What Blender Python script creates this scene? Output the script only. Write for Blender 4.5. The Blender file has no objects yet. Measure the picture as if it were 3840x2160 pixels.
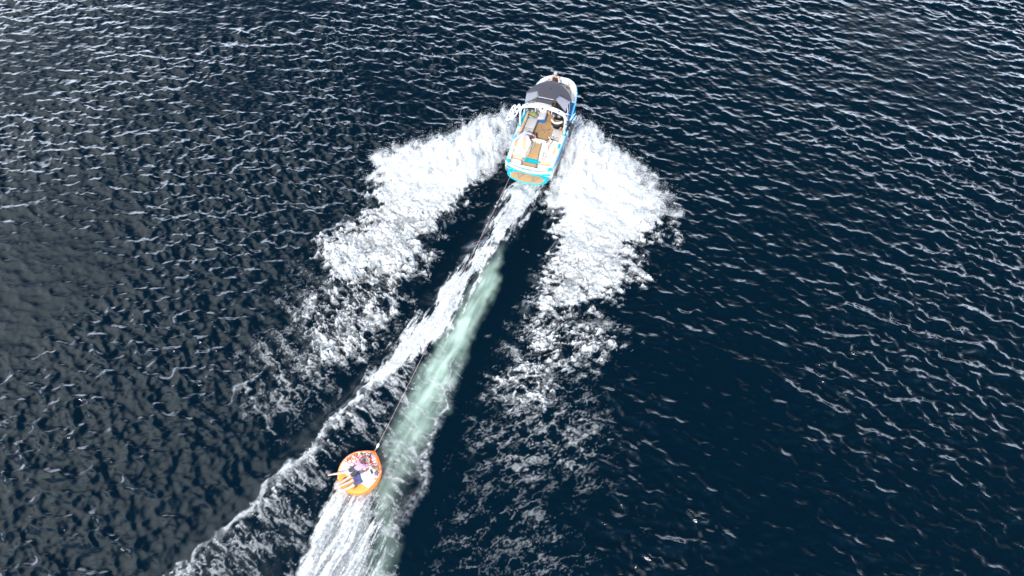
import bpy, bmesh, math, random
import numpy as np
from mathutils import Vector, Matrix

random.seed(7)
R = math.radians
scene = bpy.context.scene
C = scene.collection

# ---------------------------------------------------------------- camera
cam_data = bpy.data.cameras.new('drone_camera')
cam_data.sensor_width = 36.0
cam_data.angle = 2 * math.atan(1920 / 2595)
cam_data.clip_end = 20000
cam = bpy.data.objects.new('drone_camera', cam_data)
cam.location = (0, 0, 29.08)
cam.rotation_euler = (R(90 - 57.75), 0, 0)
C.objects.link(cam)
scene.camera = cam

# ---------------------------------------------------------------- sky and sun
SUN_EL, SUN_AZ = 42.0, -158.0          # azimuth clockwise from +Y
sun_dir = Vector((math.cos(R(SUN_EL)) * math.sin(R(SUN_AZ)), math.cos(R(SUN_EL)) * math.cos(R(SUN_AZ)), math.sin(R(SUN_EL))))
world = bpy.data.worlds.new('World')
scene.world = world
world.use_nodes = True
nt = world.node_tree
nt.nodes.clear()
w_out = nt.nodes.new('ShaderNodeOutputWorld')
w_bg = nt.nodes.new('ShaderNodeBackground')
w_sky = nt.nodes.new('ShaderNodeTexSky')
w_sky.sky_type = 'NISHITA'
w_sky.sun_disc = False
w_sky.sun_elevation = R(SUN_EL)
w_sky.sun_rotation = R(SUN_AZ)
w_sky.air_density = 1.0
w_sky.dust_density = 0.6
w_sky.ozone_density = 3.0
w_bg.inputs['Strength'].default_value = 0.08
# broken fair-weather cloud: a flat layer of cumulus, so it closes up towards the horizon
w_tc = nt.nodes.new('ShaderNodeTexCoord')
w_sep = nt.nodes.new('ShaderNodeSeparateXYZ')
nt.links.new(w_tc.outputs['Generated'], w_sep.inputs[0])
w_z = nt.nodes.new('ShaderNodeMath'); w_z.operation = 'MAXIMUM'; w_z.inputs[1].default_value = 0.02
nt.links.new(w_sep.outputs['Z'], w_z.inputs[0])
w_zp = nt.nodes.new('ShaderNodeMath'); w_zp.operation = 'ADD'; w_zp.inputs[1].default_value = 0.10
nt.links.new(w_z.outputs[0], w_zp.inputs[0])
w_div = nt.nodes.new('ShaderNodeVectorMath'); w_div.operation = 'DIVIDE'
w_cmb = nt.nodes.new('ShaderNodeCombineXYZ'); w_cmb.inputs['Z'].default_value = 1.0
nt.links.new(w_zp.outputs[0], w_cmb.inputs['X']); nt.links.new(w_zp.outputs[0], w_cmb.inputs['Y'])
nt.links.new(w_tc.outputs['Generated'], w_div.inputs[0]); nt.links.new(w_cmb.outputs[0], w_div.inputs[1])
w_map = nt.nodes.new('ShaderNodeMapping'); w_map.inputs['Location'].default_value = (3.1, 1.7, 0); w_map.inputs['Scale'].default_value = (1, 1, 0)
nt.links.new(w_div.outputs[0], w_map.inputs['Vector'])
w_cl = nt.nodes.new('ShaderNodeTexNoise'); w_cl.inputs['Scale'].default_value = 0.9; w_cl.inputs['Detail'].default_value = 6.0
nt.links.new(w_map.outputs[0], w_cl.inputs['Vector'])
# seen at a low angle the clouds hide the gaps between them
w_low = nt.nodes.new('ShaderNodeMapRange'); w_low.inputs['From Min'].default_value = 0.80; w_low.inputs['From Max'].default_value = 0.10
w_low.inputs['To Min'].default_value = 0.0; w_low.inputs['To Max'].default_value = 0.58
nt.links.new(w_sep.outputs['Z'], w_low.inputs['Value'])
# one big grey cloud bank stands high on the left, mirrored in the left half of the lake
w_dst = nt.nodes.new('ShaderNodeVectorMath'); w_dst.operation = 'DISTANCE'; w_dst.inputs[1].default_value = (-1.0, 0.32, 0)
w_flat = nt.nodes.new('ShaderNodeVectorMath'); w_flat.operation = 'MULTIPLY'; w_flat.inputs[1].default_value = (1, 1, 0)
nt.links.new(w_div.outputs[0], w_flat.inputs[0]); nt.links.new(w_flat.outputs[0], w_dst.inputs[0])
w_bank = nt.nodes.new('ShaderNodeMapRange'); w_bank.interpolation_type = 'LINEAR'
w_bank.inputs['From Min'].default_value = 1.30; w_bank.inputs['From Max'].default_value = 0.10
w_bank.inputs['To Min'].default_value = 0.0; w_bank.inputs['To Max'].default_value = 0.48
nt.links.new(w_dst.outputs['Value'], w_bank.inputs['Value'])
w_add0 = nt.nodes.new('ShaderNodeMath'); w_add0.operation = 'MAXIMUM'
nt.links.new(w_low.outputs[0], w_add0.inputs[0]); nt.links.new(w_bank.outputs[0], w_add0.inputs[1])
w_add = nt.nodes.new('ShaderNodeMath'); w_add.operation = 'ADD'
nt.links.new(w_cl.outputs['Fac'], w_add.inputs[0]); nt.links.new(w_add0.outputs[0], w_add.inputs[1])
w_cov = nt.nodes.new('ShaderNodeMapRange'); w_cov.interpolation_type = 'LINEAR'
w_cov.inputs['From Min'].default_value = 0.66; w_cov.inputs['From Max'].default_value = 1.08
nt.links.new(w_add.outputs[0], w_cov.inputs['Value'])
w_mix = nt.nodes.new('ShaderNodeMix'); w_mix.data_type = 'RGBA'
w_ccol = nt.nodes.new('ShaderNodeMix'); w_ccol.data_type = 'RGBA'
w_ccol.inputs[6].default_value = (29.0, 31.5, 31.0, 1)      # grey underside overhead
w_ccol.inputs[7].default_value = (62.0, 71.0, 88.0, 1)      # bright sunlit sides low down
w_lz = nt.nodes.new('ShaderNodeMapRange'); w_lz.inputs['From Min'].default_value = 0.5; w_lz.inputs['From Max'].default_value = 0.2
nt.links.new(w_sep.outputs['Z'], w_lz.inputs['Value']); nt.links.new(w_lz.outputs[0], w_ccol.inputs[0])
nt.links.new(w_ccol.outputs[2], w_mix.inputs[7])
nt.links.new(w_cov.outputs[0], w_mix.inputs[0]); nt.links.new(w_sky.outputs[0], w_mix.inputs[6])
nt.links.new(w_mix.outputs[2], w_bg.inputs['Color'])
nt.links.new(w_bg.outputs[0], w_out.inputs['Surface'])

sun_data = bpy.data.lights.new('sun', 'SUN')
sun_data.energy = 3.1
sun_data.angle = R(0.53)
sun_data.color = (1.0, 0.965, 0.91)
sun = bpy.data.objects.new('sun', sun_data)
sun.rotation_euler = (-sun_dir).to_track_quat('-Z', 'Y').to_euler()
sun.location = sun_dir * 60
C.objects.link(sun)

scene.view_settings.view_transform = 'Standard'
scene.view_settings.look = 'None'
scene.view_settings.gamma = 1.0
scene.view_settings.use_curve_mapping = False
scene.view_settings.exposure = 0.65
scene.cycles.use_denoising = True
scene.cycles.sample_clamp_indirect = 6.0
scene.cycles.sample_clamp_direct = 1.8
scene.cycles.max_bounces = 8
scene.cycles.transparent_max_bounces = 16
scene.cycles.caustics_reflective = False
scene.cycles.caustics_refractive = False

# ---------------------------------------------------------------- numeric helpers
def smooth(a, b, x):
    t = np.clip((x - a) / (b - a), 0, 1)
    return t * t * (3 - 2 * t)

class Tile:
    """periodic field sampled bilinearly in world metres"""
    def __init__(self, data, size):
        self.d, self.s, self.n = data.astype(np.float32), size, data.shape[0]
    def __call__(self, x, y):
        u = (np.asarray(x) / self.s * self.n) % self.n
        v = (np.asarray(y) / self.s * self.n) % self.n
        i = np.floor(u).astype(np.int64); j = np.floor(v).astype(np.int64)
        f = (u - i).astype(np.float32); g = (v - j).astype(np.float32)
        i %= self.n; j %= self.n
        i1 = (i + 1) % self.n; j1 = (j + 1) % self.n
        d = self.d
        return (d[i, j] * (1 - f) + d[i1, j] * f) * (1 - g) + (d[i, j1] * (1 - f) + d[i1, j1] * f) * g

def spectrum(n, size, seed, fn):
    rng = np.random.default_rng(seed)
    k1 = np.fft.fftfreq(n, size / n) * 2 * np.pi
    kx, ky = np.meshgrid(k1, k1, indexing='ij')
    k = np.sqrt(kx * kx + ky * ky); k[0, 0] = 1e-6
    h = np.fft.fft2(rng.standard_normal((n, n))) * np.sqrt(fn(kx, ky, k))
    h[0, 0] = 0
    return kx, ky, k, h

def noise_tile(n, size, seed, lo, hi, power=2.0):
    """band limited noise with wavelengths between lo and hi metres, unit deviation"""
    f = lambda kx, ky, k: k ** (-power) * (k > 2 * np.pi / hi) * np.exp(-(k * lo / (2 * np.pi)) ** 2)
    _, _, _, h = spectrum(n, size, seed, f)
    a = np.fft.ifft2(h).real
    return Tile(a / a.std(), size)

# wind chop: short steep waves running towards the camera
W_SIZE, W_N = 80.0, 1152
wdx, wdy = -math.sin(R(18)), -math.cos(R(18))
def chop(kx, ky, k, lp=1.45):
    kp = 2 * np.pi / lp
    c = (kx * wdx + ky * wdy) / k
    d = 0.12 + np.abs(c) ** 4
    return k ** -3.65 * np.exp(-1.1 * (kp / k) ** 2) * d * np.exp(-(k * 0.10 / 2 / np.pi) ** 4)
kx, ky, kk, hh = spectrum(W_N, W_SIZE, 3, chop)
wave = np.fft.ifft2(hh).real
sc_w = 1.0 / wave.std()
RMS = 0.039
wave_z = Tile(wave * sc_w * RMS, W_SIZE)
wave_dx = Tile(np.fft.ifft2(1j * hh * kx / kk).real * sc_w * RMS, W_SIZE)
wave_dy = Tile(np.fft.ifft2(1j * hh * ky / kk).real * sc_w * RMS, W_SIZE)

# plan of the wake on the water, world metres (x right, y away)
FOAM_LEFT_DENSE = [(-0.03, 29.57), (-1.48, 29.46), (-2.96, 28.48), (-4.09, 28.09), (-5.97, 27.8), (-7.51, 26.94), (-7.52, 25.58), (-7.47, 23.9), (-7.77, 22.97), (-5.91, 22.22), (-3.99, 22.71), (-2.57, 23.64), (-2.47, 24.59), (-1.41, 26.03), (-0.18, 27.72)]
FOAM_LEFT_MID = [(-7.38, 23.73), (-7.84, 22.97), (-7.99, 22.06), (-8.96, 22.41), (-10.15, 21.64), (-9.93, 20.62), (-9.83, 19.92), (-8.68, 18.43), (-5.21, 18.43), (-4.9, 19.16), (-4.1, 20.38), (-4.31, 21.49), (-3.32, 22.71), (-2.56, 23.55), (-4.03, 23.42)]
FOAM_LEFT_LOW = [(-9.34, 17.42), (-10.46, 18.01), (-10.03, 16.04), (-9.46, 15.1), (-9.24, 14.06), (-8.36, 13.87), (-7.38, 14.32), (-6.73, 14.71), (-6.31, 15.78), (-5.54, 17.15), (-5.12, 17.93), (-5.62, 18.98), (-8.75, 18.98), (-9.32, 18.58)]
FOAM_LEFT_SPARSE = [(-11.36, 18.89), (-11.35, 18.15), (-11.56, 16.6), (-11.88, 15.78), (-12.44, 14.45), (-12.33, 12.82), (-11.25, 11.63), (-10.09, 11.05), (-8.96, 12.22), (-7.89, 12.58), (-7.4, 13.07), (-6.71, 14.59), (-9.54, 16.04), (-10.73, 19.63)]
FOAM_RIGHT_DENSE = [(3.34, 29.57), (4.46, 28.78), (5.23, 27.43), (6.47, 26.38), (6.69, 25.75), (7.56, 24.85), (8.15, 24.06), (8.19, 23.29), (8.36, 22.47), (7.42, 21.99), (6.61, 20.87), (5.43, 19.87), (4.67, 19.54), (2.16, 19.54), (1.79, 19.92), (2.28, 21.49), (2.13, 23.13), (2.02, 23.55), (2.25, 24.59), (3.05, 27.80)]
FOAM_RIGHT_WISP = [(6.83, 22.29), (8.36, 22.47), (8.73, 21.82), (7.68, 21.25), (6.04, 20.85)]
FOAM_RIGHT_MID = [(1.77, 19.95), (4.81, 21.49), (5.9, 20.69), (6.96, 19.48), (5.94, 18.01), (4.88, 17.71), (3.3, 16.94), (2.2, 16.24), (0.95, 16.04), (0.59, 16.17), (0.96, 17.28), (1.41, 18.51)]
FOAM_RIGHT_LOW = [(2.21, 16.52), (4.48, 16.33), (5.31, 15.63), (5.03, 15.03), (3.46, 14.2), (2.46, 13.82), (1.94, 13.68), (1.69, 13.07), (1.5, 12.16), (1.21, 11.69), (-0.56, 12.16), (-0.8, 12.82), (-0.29, 13.56), (-0.01, 14.2), (0.86, 14.71), (-0.01, 14.98), (0.59, 16.21)]
FOAM_RIGHT_SPARSE = [(-1.73, 11.1), (-0.64, 11.93), (2.83, 13.7), (4.34, 11.68), (3.92, 9.69), (3.06, 8.62), (0.69, 8.41), (-1.39, 8.31), (-1.94, 8.94)]
FOAM_RIGHT_FAINT = [(-2.91, 7.59), (-1.8, 8.75), (2.54, 8.86), (2.27, 7.29), (2.95, 6.6), (3.37, 5.4), (3.04, 3.98), (-3.44, 3.98)]
FOAM_WASH = [(-0.06, 25.29), (1.58, 25.12), (0.81, 23.13), (-0.06, 21.97), (-1.0, 20.85), (-1.6, 19.4), (-2.0, 18.29), (-2.34, 17.57), (-2.74, 16.73), (-3.0, 16.04), (-3.61, 15.37), (-4.39, 14.71), (-5.47, 13.7), (-6.27, 13.1), (-6.31, 13.49), (-5.9, 14.06), (-5.58, 14.84), (-5.0, 15.78), (-4.51, 16.45), (-3.68, 17.42), (-3.32, 18.43), (-2.6, 19.4), (-1.64, 20.53), (-1.27, 21.16), (-0.71, 22.71), (-0.19, 24.06)]
FOAM_RIDGE = [(-6.32, 13.63), (-6.9, 12.77), (-7.55, 12.11), (-8.02, 11.46), (-8.44, 10.97), (-8.88, 10.29), (-10.43, 8.35), (-10.64, 7.94), (-11.52, 6.86), (-12.62, 5.72), (-13.51, 4.85), (-13.9, 3.61), (-8.38, 3.61), (-8.34, 6.57), (-7.81, 8.19), (-7.38, 9.09), (-7.15, 10.03), (-6.0, 10.03), (-5.53, 11.12), (-4.62, 13.03), (-4.02, 15.08), (-5.25, 14.66)]
FOAM_TUBE = [(-7.49, 8.76), (-7.94, 7.77), (-8.2, 6.81), (-8.57, 4.95), (-8.79, 3.61), (-5.11, 3.61), (-5.02, 4.95), (-4.88, 6.27), (-5.06, 7.66), (-5.22, 7.94), (-5.41, 8.98), (-6.39, 9.44)]
CREST_LEFT = [(-5.56, 14.73), (-6.31, 13.49), (-6.88, 12.64), (-7.53, 11.98), (-8.01, 11.34), (-8.42, 10.87), (-8.87, 10.2), (-10.42, 8.3), (-10.63, 7.89), (-11.51, 6.81), (-11.99, 6.42), (-12.6, 5.67), (-13.0, 5.25), (-14.0, 3.98)]
CREST_RIGHT = [(2.14, 16.17), (1.85, 15.63), (1.92, 15.03), (1.84, 14.39), (1.95, 14.01), (1.7, 13.44), (1.41, 12.82), (1.52, 12.27), (1.26, 11.69), (0.81, 11.16), (0.86, 10.37)]
GREEN = [(-0.21, 21.64, 0.13), (-0.71, 20.28, 0.47), (-1.07, 19.14, 0.67), (-1.58, 17.88, 0.8), (-2.25, 16.37, 0.8), (-2.89, 14.94, 1.0), (-3.43, 13.56, 1.13), (-3.96, 12.25, 1.27), (-4.4, 10.99, 1.27), (-4.84, 9.91, 1.27), (-5.3, 8.75, 1.07), (-5.3, 7.64, 0.8), (-5.15, 6.05, 0.8), (-5.35, 3.98, 1.07)]
THREAD = [(-2.76, 14.59, 0.03), (-2.98, 13.25, 0.04), (-3.11, 12.46, 0.08), (-3.06, 11.99, 0.16), (-3.19, 11.3, 0.16), (-3.3, 10.87, 0.16), (-3.71, 9.61, 0.16), (-3.92, 8.35, 0.24), (-4.16, 7.77, 0.33), (-4.4, 7.1, 0.4)]
WASH_LINE = [(0.76, 25.1), (0.14, 23.24), (-0.83, 21.3), (-2.14, 18.98), (-3.6, 16.52), (-4.77, 14.94)]
CREST_FAR = [(-12.33, 12.82), (-12.06, 13.16), (-11.6, 12.38), (-11.01, 11.49), (-10.38, 10.63)]
TROUGH_L = [(-0.45, 26.86), (-1.72, 23.78), (-3.3, 20.79), (-4.72, 17.73), (-6.16, 15.08), (-7.55, 13.16), (-9.56, 10.63)]
TROUGH_R = [(2.52, 26.07), (1.56, 23.06), (0.55, 20.45), (-0.4, 18.04), (-1.27, 15.65), (-1.96, 13.43), (-2.35, 11.12)]
SPRAY_L = [(0.16, 29.89), (-1.48, 29.53), (-2.96, 28.57), (-4.09, 28.15), (-5.97, 27.84), (-7.44, 27.02), (-7.45, 25.68), (-6.07, 24.16), (-4.06, 24.34), (-2.56, 25.10), (-1.41, 26.17), (-0.23, 27.98)]
SPRAY_R = [(3.35, 29.68), (4.54, 28.82), (5.29, 27.47), (6.53, 26.42), (7.59, 24.91), (8.22, 24.06), (8.25, 23.06), (6.49, 22.52), (4.63, 22.17), (2.70, 23.06), (2.25, 24.59), (3.05, 27.80)]

# ---------------------------------------------------------------- plan helpers
def poly_sd(x, y, poly):
    """signed distance to a closed polygon, positive inside"""
    P = np.array([p[:2] for p in poly], dtype=np.float32)
    d2 = np.full(x.shape, 1e9, np.float32); ins = np.zeros(x.shape, bool)
    for i in range(len(P)):
        ax, ay = P[i]; bx_, by_ = P[(i + 1) % len(P)]
        ex, ey = bx_ - ax, by_ - ay
        t = np.clip(((x - ax) * ex + (y - ay) * ey) / (ex * ex + ey * ey + 1e-9), 0, 1)
        d2 = np.minimum(d2, (x - ax - t * ex) ** 2 + (y - ay - t * ey) ** 2)
        c = (ay > y) != (by_ > y)
        ins ^= c & (x < ex * (y - ay) / (ey + 1e-12) + ax)
    d = np.sqrt(d2)
    return np.where(ins, d, -d)

def line_d(x, y, line):
    """distance to a polyline, side (positive = right of travel), running fraction, width"""
    best = np.full(x.shape, 1e9, np.float32); side = np.zeros(x.shape, np.float32)
    frac = np.zeros(x.shape, np.float32); wid = np.ones(x.shape, np.float32)
    n = len(line) - 1
    for i in range(n):
        ax, ay = line[i][:2]; bx_, by_ = line[i + 1][:2]
        wa = line[i][2] if len(line[i]) > 2 else 1.0; wb = line[i + 1][2] if len(line[i + 1]) > 2 else 1.0
        ex, ey = bx_ - ax, by_ - ay
        t = np.clip(((x - ax) * ex + (y - ay) * ey) / (ex * ex + ey * ey), 0, 1)
        d = np.sqrt((x - ax - t * ex) ** 2 + (y - ay - t * ey) ** 2)
        m = d < best
        best = np.where(m, d, best)
        side = np.where(m, np.sign((x - ax) * ey - (y - ay) * ex), side)
        frac = np.where(m, (i + t) / n, frac)
        wid = np.where(m, wa + (wb - wa) * t, wid)
    return best, side, frac, wid

n_big = noise_tile(512, 40.0, 11, 0.8, 4.0, 2.4)
n_big2 = noise_tile(512, 40.0, 12, 0.8, 4.0, 2.4)
n_mid = noise_tile(1024, 40.0, 13, 0.22, 1.3, 2.2)
n_mid2 = noise_tile(1024, 40.0, 14, 0.22, 1.3, 2.2)
n_fine = noise_tile(1536, 30.0, 15, 0.08, 0.45, 2.0)
n_fine2 = noise_tile(1536, 30.0, 16, 0.08, 0.45, 2.0)

def wake(x, y):
    """height of the wake over still water, how far the chop is flattened, milky green"""
    xw = x + 0.12 * n_big(x, y); yw = y + 0.12 * n_big2(x, y)
    z = np.zeros(x.shape, np.float32)
    for ln, dep, w in ((TROUGH_L, 0.30, 1.1), (TROUGH_R, 0.30, 1.1)):
        d, s, f, _ = line_d(x, y, ln)
        z -= dep * np.exp(-(d / w) ** 2) * (1 - 0.75 * f)
    d, s, f, _ = line_d(xw, yw, WASH_LINE)
    z += 0.34 * np.exp(-(d / 0.7) ** 2) * smooth(0.0, 0.08, f) * (1 - 0.6 * f)
    d, s, f, _ = line_d(xw, yw, CREST_LEFT)
    prof = np.where(s > 0, np.exp(-(d / 0.32) ** 2), np.exp(-(d / 1.2) ** 1.3))
    z += 0.11 * prof * (1 - 0.4 * f) * smooth(0, .1, f)
    d, s, f, _ = line_d(xw, yw, CREST_RIGHT)
    z += 0.16 * np.where(s > 0, np.exp(-(d / 0.9) ** 1.4), np.exp(-(d / 0.3) ** 2)) * (1 - f * .7)
    d, s, f, w = line_d(xw, yw, THREAD)
    z += 0.10 * np.exp(-(d / 0.35) ** 2)
    d, s, f, _ = line_d(xw, yw, CREST_FAR)
    z += 0.16 * np.where(s > 0, np.exp(-(d / 0.7) ** 2), np.exp(-(d / 0.25) ** 2)) * (1 - f)
    for pg, h in ((FOAM_LEFT_DENSE, .30), (FOAM_LEFT_MID, .34), (FOAM_LEFT_LOW, .26), (FOAM_RIGHT_DENSE, .30), (FOAM_RIGHT_MID, .34), (FOAM_RIGHT_LOW, .26)):
        z = np.maximum(z, h * smooth(-0.5, 1.3, poly_sd(xw + .25 * n_big2(x * 1.4, y * 1.4), yw + .25 * n_big(x * 1.4, y * 1.4), pg)) * (.75 + .25 * np.clip(n_big(x * 1.3 + 7, y * 1.3), -1.5, 1.5)) + np.minimum(z, 0))
    calm = 0.0
    for ln, w in ((TROUGH_L, 1.5), (TROUGH_R, 1.6), (WASH_LINE, 1.5), (THREAD, 1.6)):
        d, _, f, _ = line_d(x, y, ln)
        calm = np.maximum(calm, np.exp(-(d / w) ** 4) * 0.80)
    for pg in (FOAM_LEFT_DENSE, FOAM_LEFT_MID, FOAM_LEFT_LOW, FOAM_RIGHT_DENSE, FOAM_RIGHT_MID, FOAM_RIGHT_LOW, FOAM_RIDGE, FOAM_TUBE):
        calm = np.maximum(calm, 0.70 * smooth(-1.6, 0.3, poly_sd(x, y, pg)))
    for pg in (FOAM_LEFT_SPARSE, FOAM_RIGHT_SPARSE, FOAM_RIGHT_FAINT):
        calm = np.maximum(calm, 0.45 * smooth(-2.0, 0.5, poly_sd(x, y, pg)))
    xs = x + 0.06 * n_mid(x * .6, y * .6) + .05 * n_big(x, y); ys = y + 0.06 * n_mid2(x * .6, y * .6)
    d, s, f, w = line_d(xs, ys, GREEN)
    st = n_mid((x * .41 + y * .91) / 4.5, (-x * .91 + y * .41) / .8)
    green = smooth(1.0, 0.0, d / w) * (1 + .22 * np.clip(st, -1.5, 1.5)) * smooth(0, .22, f) * (0.64 + 0.06 * np.clip(n_big(x * 1.5, y * 1.5), -1.5, 1.5)) * (1 - .62 * smooth(.45, .85, f)) * 1.15
    return z, calm, np.clip(green, 0, 1)

def surface(x, y):
    """the lake surface over plan points: displaced x, y, z and the calm and green fields"""
    z, calm, green = wake(x, y)
    out = np.maximum(np.maximum(np.abs(x) - 37, 0), np.maximum(np.maximum(y - 44.5, 3.0 - y), 0))
    amp = (1 - calm) * np.exp(-out / 30.0) * (0.85 + 0.3 * np.clip(n_big(x * .12, y * .12), -1.5, 1.5))
    lam = 0.55 * (1 - calm) * np.exp(-out / 6.0)
    return x + lam * wave_dx(x, y), y + lam * wave_dy(x, y), z + wave_z(x, y) * amp, calm, green

def surface_z(x, y):
    return surface(x, y)[2]

# ---------------------------------------------------------------- material helper
def new_mat(name):
    m = bpy.data.materials.new(name); m.use_nodes = True
    n = m.node_tree.nodes; b = n['Principled BSDF']
    return m, n, m.node_tree.links, b

def simple(name, col, rough=0.5, metal=0.0, noise=0.0, scale=8.0, bump=0.0, coat=0.0, spec=0.5):
    m, n, l, b = new_mat(name)
    b.inputs['Roughness'].default_value = rough
    b.inputs['Metallic'].default_value = metal
    b.inputs['Coat Weight'].default_value = coat
    b.inputs['Coat Roughness'].default_value = 0.06
    b.inputs['Specular IOR Level'].default_value = spec
    c = tuple(col) + (1,)
    if noise or bump:
        tc = n.new('ShaderNodeTexCoord'); t = n.new('ShaderNodeTexNoise')
        t.inputs['Scale'].default_value = scale; t.inputs['Detail'].default_value = 5
        l.new(tc.outputs['Object'], t.inputs['Vector'])
        mx = n.new('ShaderNodeMix'); mx.data_type = 'RGBA'
        mx.inputs[6].default_value = tuple(max(0, v * (1 - noise)) for v in col) + (1,)
        mx.inputs[7].default_value = tuple(min(1, v * (1 + noise)) for v in col) + (1,)
        l.new(t.outputs['Fac'], mx.inputs[0]); l.new(mx.outputs[2], b.inputs['Base Color'])
        if bump:
            bp = n.new('ShaderNodeBump'); bp.inputs['Strength'].default_value = bump; bp.inputs['Distance'].default_value = 0.01
            l.new(t.outputs['Fac'], bp.inputs['Height']); l.new(bp.outputs[0], b.inputs['Normal'])
    else:
        b.inputs['Base Color'].default_value = c
    return m

def water_material():
    m, n, l, b = new_mat('lake_water')
    b.inputs['IOR'].default_value = 1.333
    b.inputs['Roughness'].default_value = 0.12
    a = n.new('ShaderNodeAttribute'); a.attribute_name = 'green'
    ac = n.new('ShaderNodeAttribute'); ac.attribute_name = 'calm'
    mx = n.new('ShaderNodeMix'); mx.data_type = 'RGBA'
    mx.inputs[6].default_value = (0.00001, 0.0047, 0.0098, 1)
    mx.inputs[7].default_value = (0.38, 0.50, 0.41, 1)
    l.new(a.outputs['Fac'], mx.inputs[0]); l.new(mx.outputs[2], b.inputs['Base Color'])
    tc = n.new('ShaderNodeTexCoord')
    mp = n.new('ShaderNodeMapping'); mp.inputs['Rotation'].default_value = (0, 0, R(8)); mp.inputs['Scale'].default_value = (0.55, 1.25, 1)
    l.new(tc.outputs['Object'], mp.inputs['Vector'])
    t = n.new('ShaderNodeTexNoise'); t.inputs['Scale'].default_value = 4.2; t.inputs['Detail'].default_value = 3.0; t.inputs['Roughness'].default_value = 0.55
    t.inputs['Distortion'].default_value = 0.6
    l.new(mp.outputs[0], t.inputs['Vector'])
    bp = n.new('ShaderNodeBump'); bp.inputs['Distance'].default_value = 0.021
    mr = n.new('ShaderNodeMapRange'); mr.inputs['From Min'].default_value = 0; mr.inputs['From Max'].default_value = 0.9
    mr.inputs['To Min'].default_value = 0.6; mr.inputs['To Max'].default_value = 0.22
    l.new(ac.outputs['Fac'], mr.inputs['Value']); l.new(mr.outputs[0], bp.inputs['Strength'])
    l.new(t.outputs['Fac'], bp.inputs['Height']); l.new(bp.outputs[0], b.inputs['Normal'])
    return m

def set_attr(me, name, vals):
    at = me.attributes.new(name, 'FLOAT', 'POINT')
    at.data.foreach_set('value', np.asarray(vals, np.float32).ravel())

def grid_mesh(name, X, Y, Z, keep=None):
    """quads over a grid of points, keeping the cells of the mask; returns mesh and index of kept points"""
    nx, ny = X.shape
    idx = np.arange(nx * ny, dtype=np.int64).reshape(nx, ny)
    q = np.stack([idx[:-1, :-1], idx[1:, :-1], idx[1:, 1:], idx[:-1, 1:]], -1)
    q = q[keep] if keep is not None else q.reshape(-1, 4)
    used, inv = np.unique(q.ravel(), return_inverse=True)
    co = np.stack([X.ravel()[used], Y.ravel()[used], Z.ravel()[used]], 1).astype(np.float32)
    me = bpy.data.meshes.new(name)
    me.vertices.add(len(co)); me.vertices.foreach_set('co', co.ravel())
    nf = len(q)
    me.loops.add(nf * 4); me.loops.foreach_set('vertex_index', inv.astype(np.int32).ravel())
    me.polygons.add(nf)
    me.polygons.foreach_set('loop_start', np.arange(0, nf * 4, 4, dtype=np.int32))
    me.polygons.foreach_set('loop_total', np.full(nf, 4, np.int32))
    me.polygons.foreach_set('use_smooth', np.ones(nf, bool))
    me.update(calc_edges=True)
    return me, used

# ---------------------------------------------------------------- the lake
def axis(a, b, step, far):
    fine = np.arange(a, b + step / 2, step)
    out = []; s = step; p = 0.0
    while p < far:
        s *= 1.22; p += s; out.append(p)
    out = np.array(out)
    return np.concatenate([a - out[::-1], fine, b + out])
def build_water():
    ax = axis(-37.0, 37.0, 0.072, 3000); ay = axis(3.0, 44.5, 0.072, 3000)
    X, Y = np.meshgrid(ax, ay, indexing='ij'); X = X.astype(np.float32); Y = Y.astype(np.float32)
    PX, PY, PZ, calm, green = surface(X, Y)
    me, _ = grid_mesh('lake_water', PX, PY, PZ)
    set_attr(me, 'calm', calm); set_attr(me, 'green', green)
    o = bpy.data.objects.new('lake_water', me); C.objects.link(o)
    me.materials.append(water_material())
    o['kind'] = 'structure'; o['label'] = 'dark blue-green wind-rippled lake surface'
    return o
lake = build_water()

# ---------------------------------------------------------------- foam and spray
def foam_material(name, power=1.35, grain=0.45, col=0.68, relief=0.45):
    m, n, l, b = new_mat(name)
    b.inputs['Base Color'].default_value = (col * .98, col, col * 1.01, 1)
    b.inputs['Roughness'].default_value = 0.85
    b.inputs['Specular IOR Level'].default_value = 0.15
    b.inputs['Subsurface Weight'].default_value = 0.0
    a = n.new('ShaderNodeAttribute'); a.attribute_name = 'cover'
    tc = n.new('ShaderNodeTexCoord')
    t = n.new('ShaderNodeTexNoise'); t.inputs['Scale'].default_value = 9.0; t.inputs['Detail'].default_value = 5.0; t.inputs['Roughness'].default_value = 0.7
    l.new(tc.outputs['Object'], t.inputs['Vector'])
    # thin cover breaks up into bubbles
    s = n.new('ShaderNodeMath'); s.operation = 'POWER'; s.inputs[1].default_value = power
    l.new(a.outputs['Fac'], s.inputs[0])
    g = n.new('ShaderNodeMapRange'); g.inputs['From Min'].default_value = 0.3; g.inputs['From Max'].default_value = 0.7
    g.inputs['To Min'].default_value = 1.35; g.inputs['To Max'].default_value = grain
    l.new(t.outputs['Fac'], g.inputs['Value'])
    g2 = n.new('ShaderNodeMath'); g2.operation = 'MULTIPLY'; g2.use_clamp = True
    l.new(g.outputs[0], g2.inputs[0]); l.new(s.outputs[0], g2.inputs[1])
    l.new(g2.outputs[0], b.inputs['Alpha'])
    bp = n.new('ShaderNodeBump'); bp.inputs['Strength'].default_value = relief; bp.inputs['Distance'].default_value = 0.05
    l.new(t.outputs['Fac'], bp.inputs['Height']); l.new(bp.outputs[0], b.inputs['Normal'])
    return m
mat_foam = foam_material('sea_foam')
mat_wash = foam_material('wash_foam', 1.4, 0.5, 0.68, 0.3)

def rank01(a):
    """values turned into their rank, 0..1"""
    s = np.sort(a.ravel()[::17])
    return np.searchsorted(s, a.ravel()).reshape(a.shape).astype(np.float32) / len(s)

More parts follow.
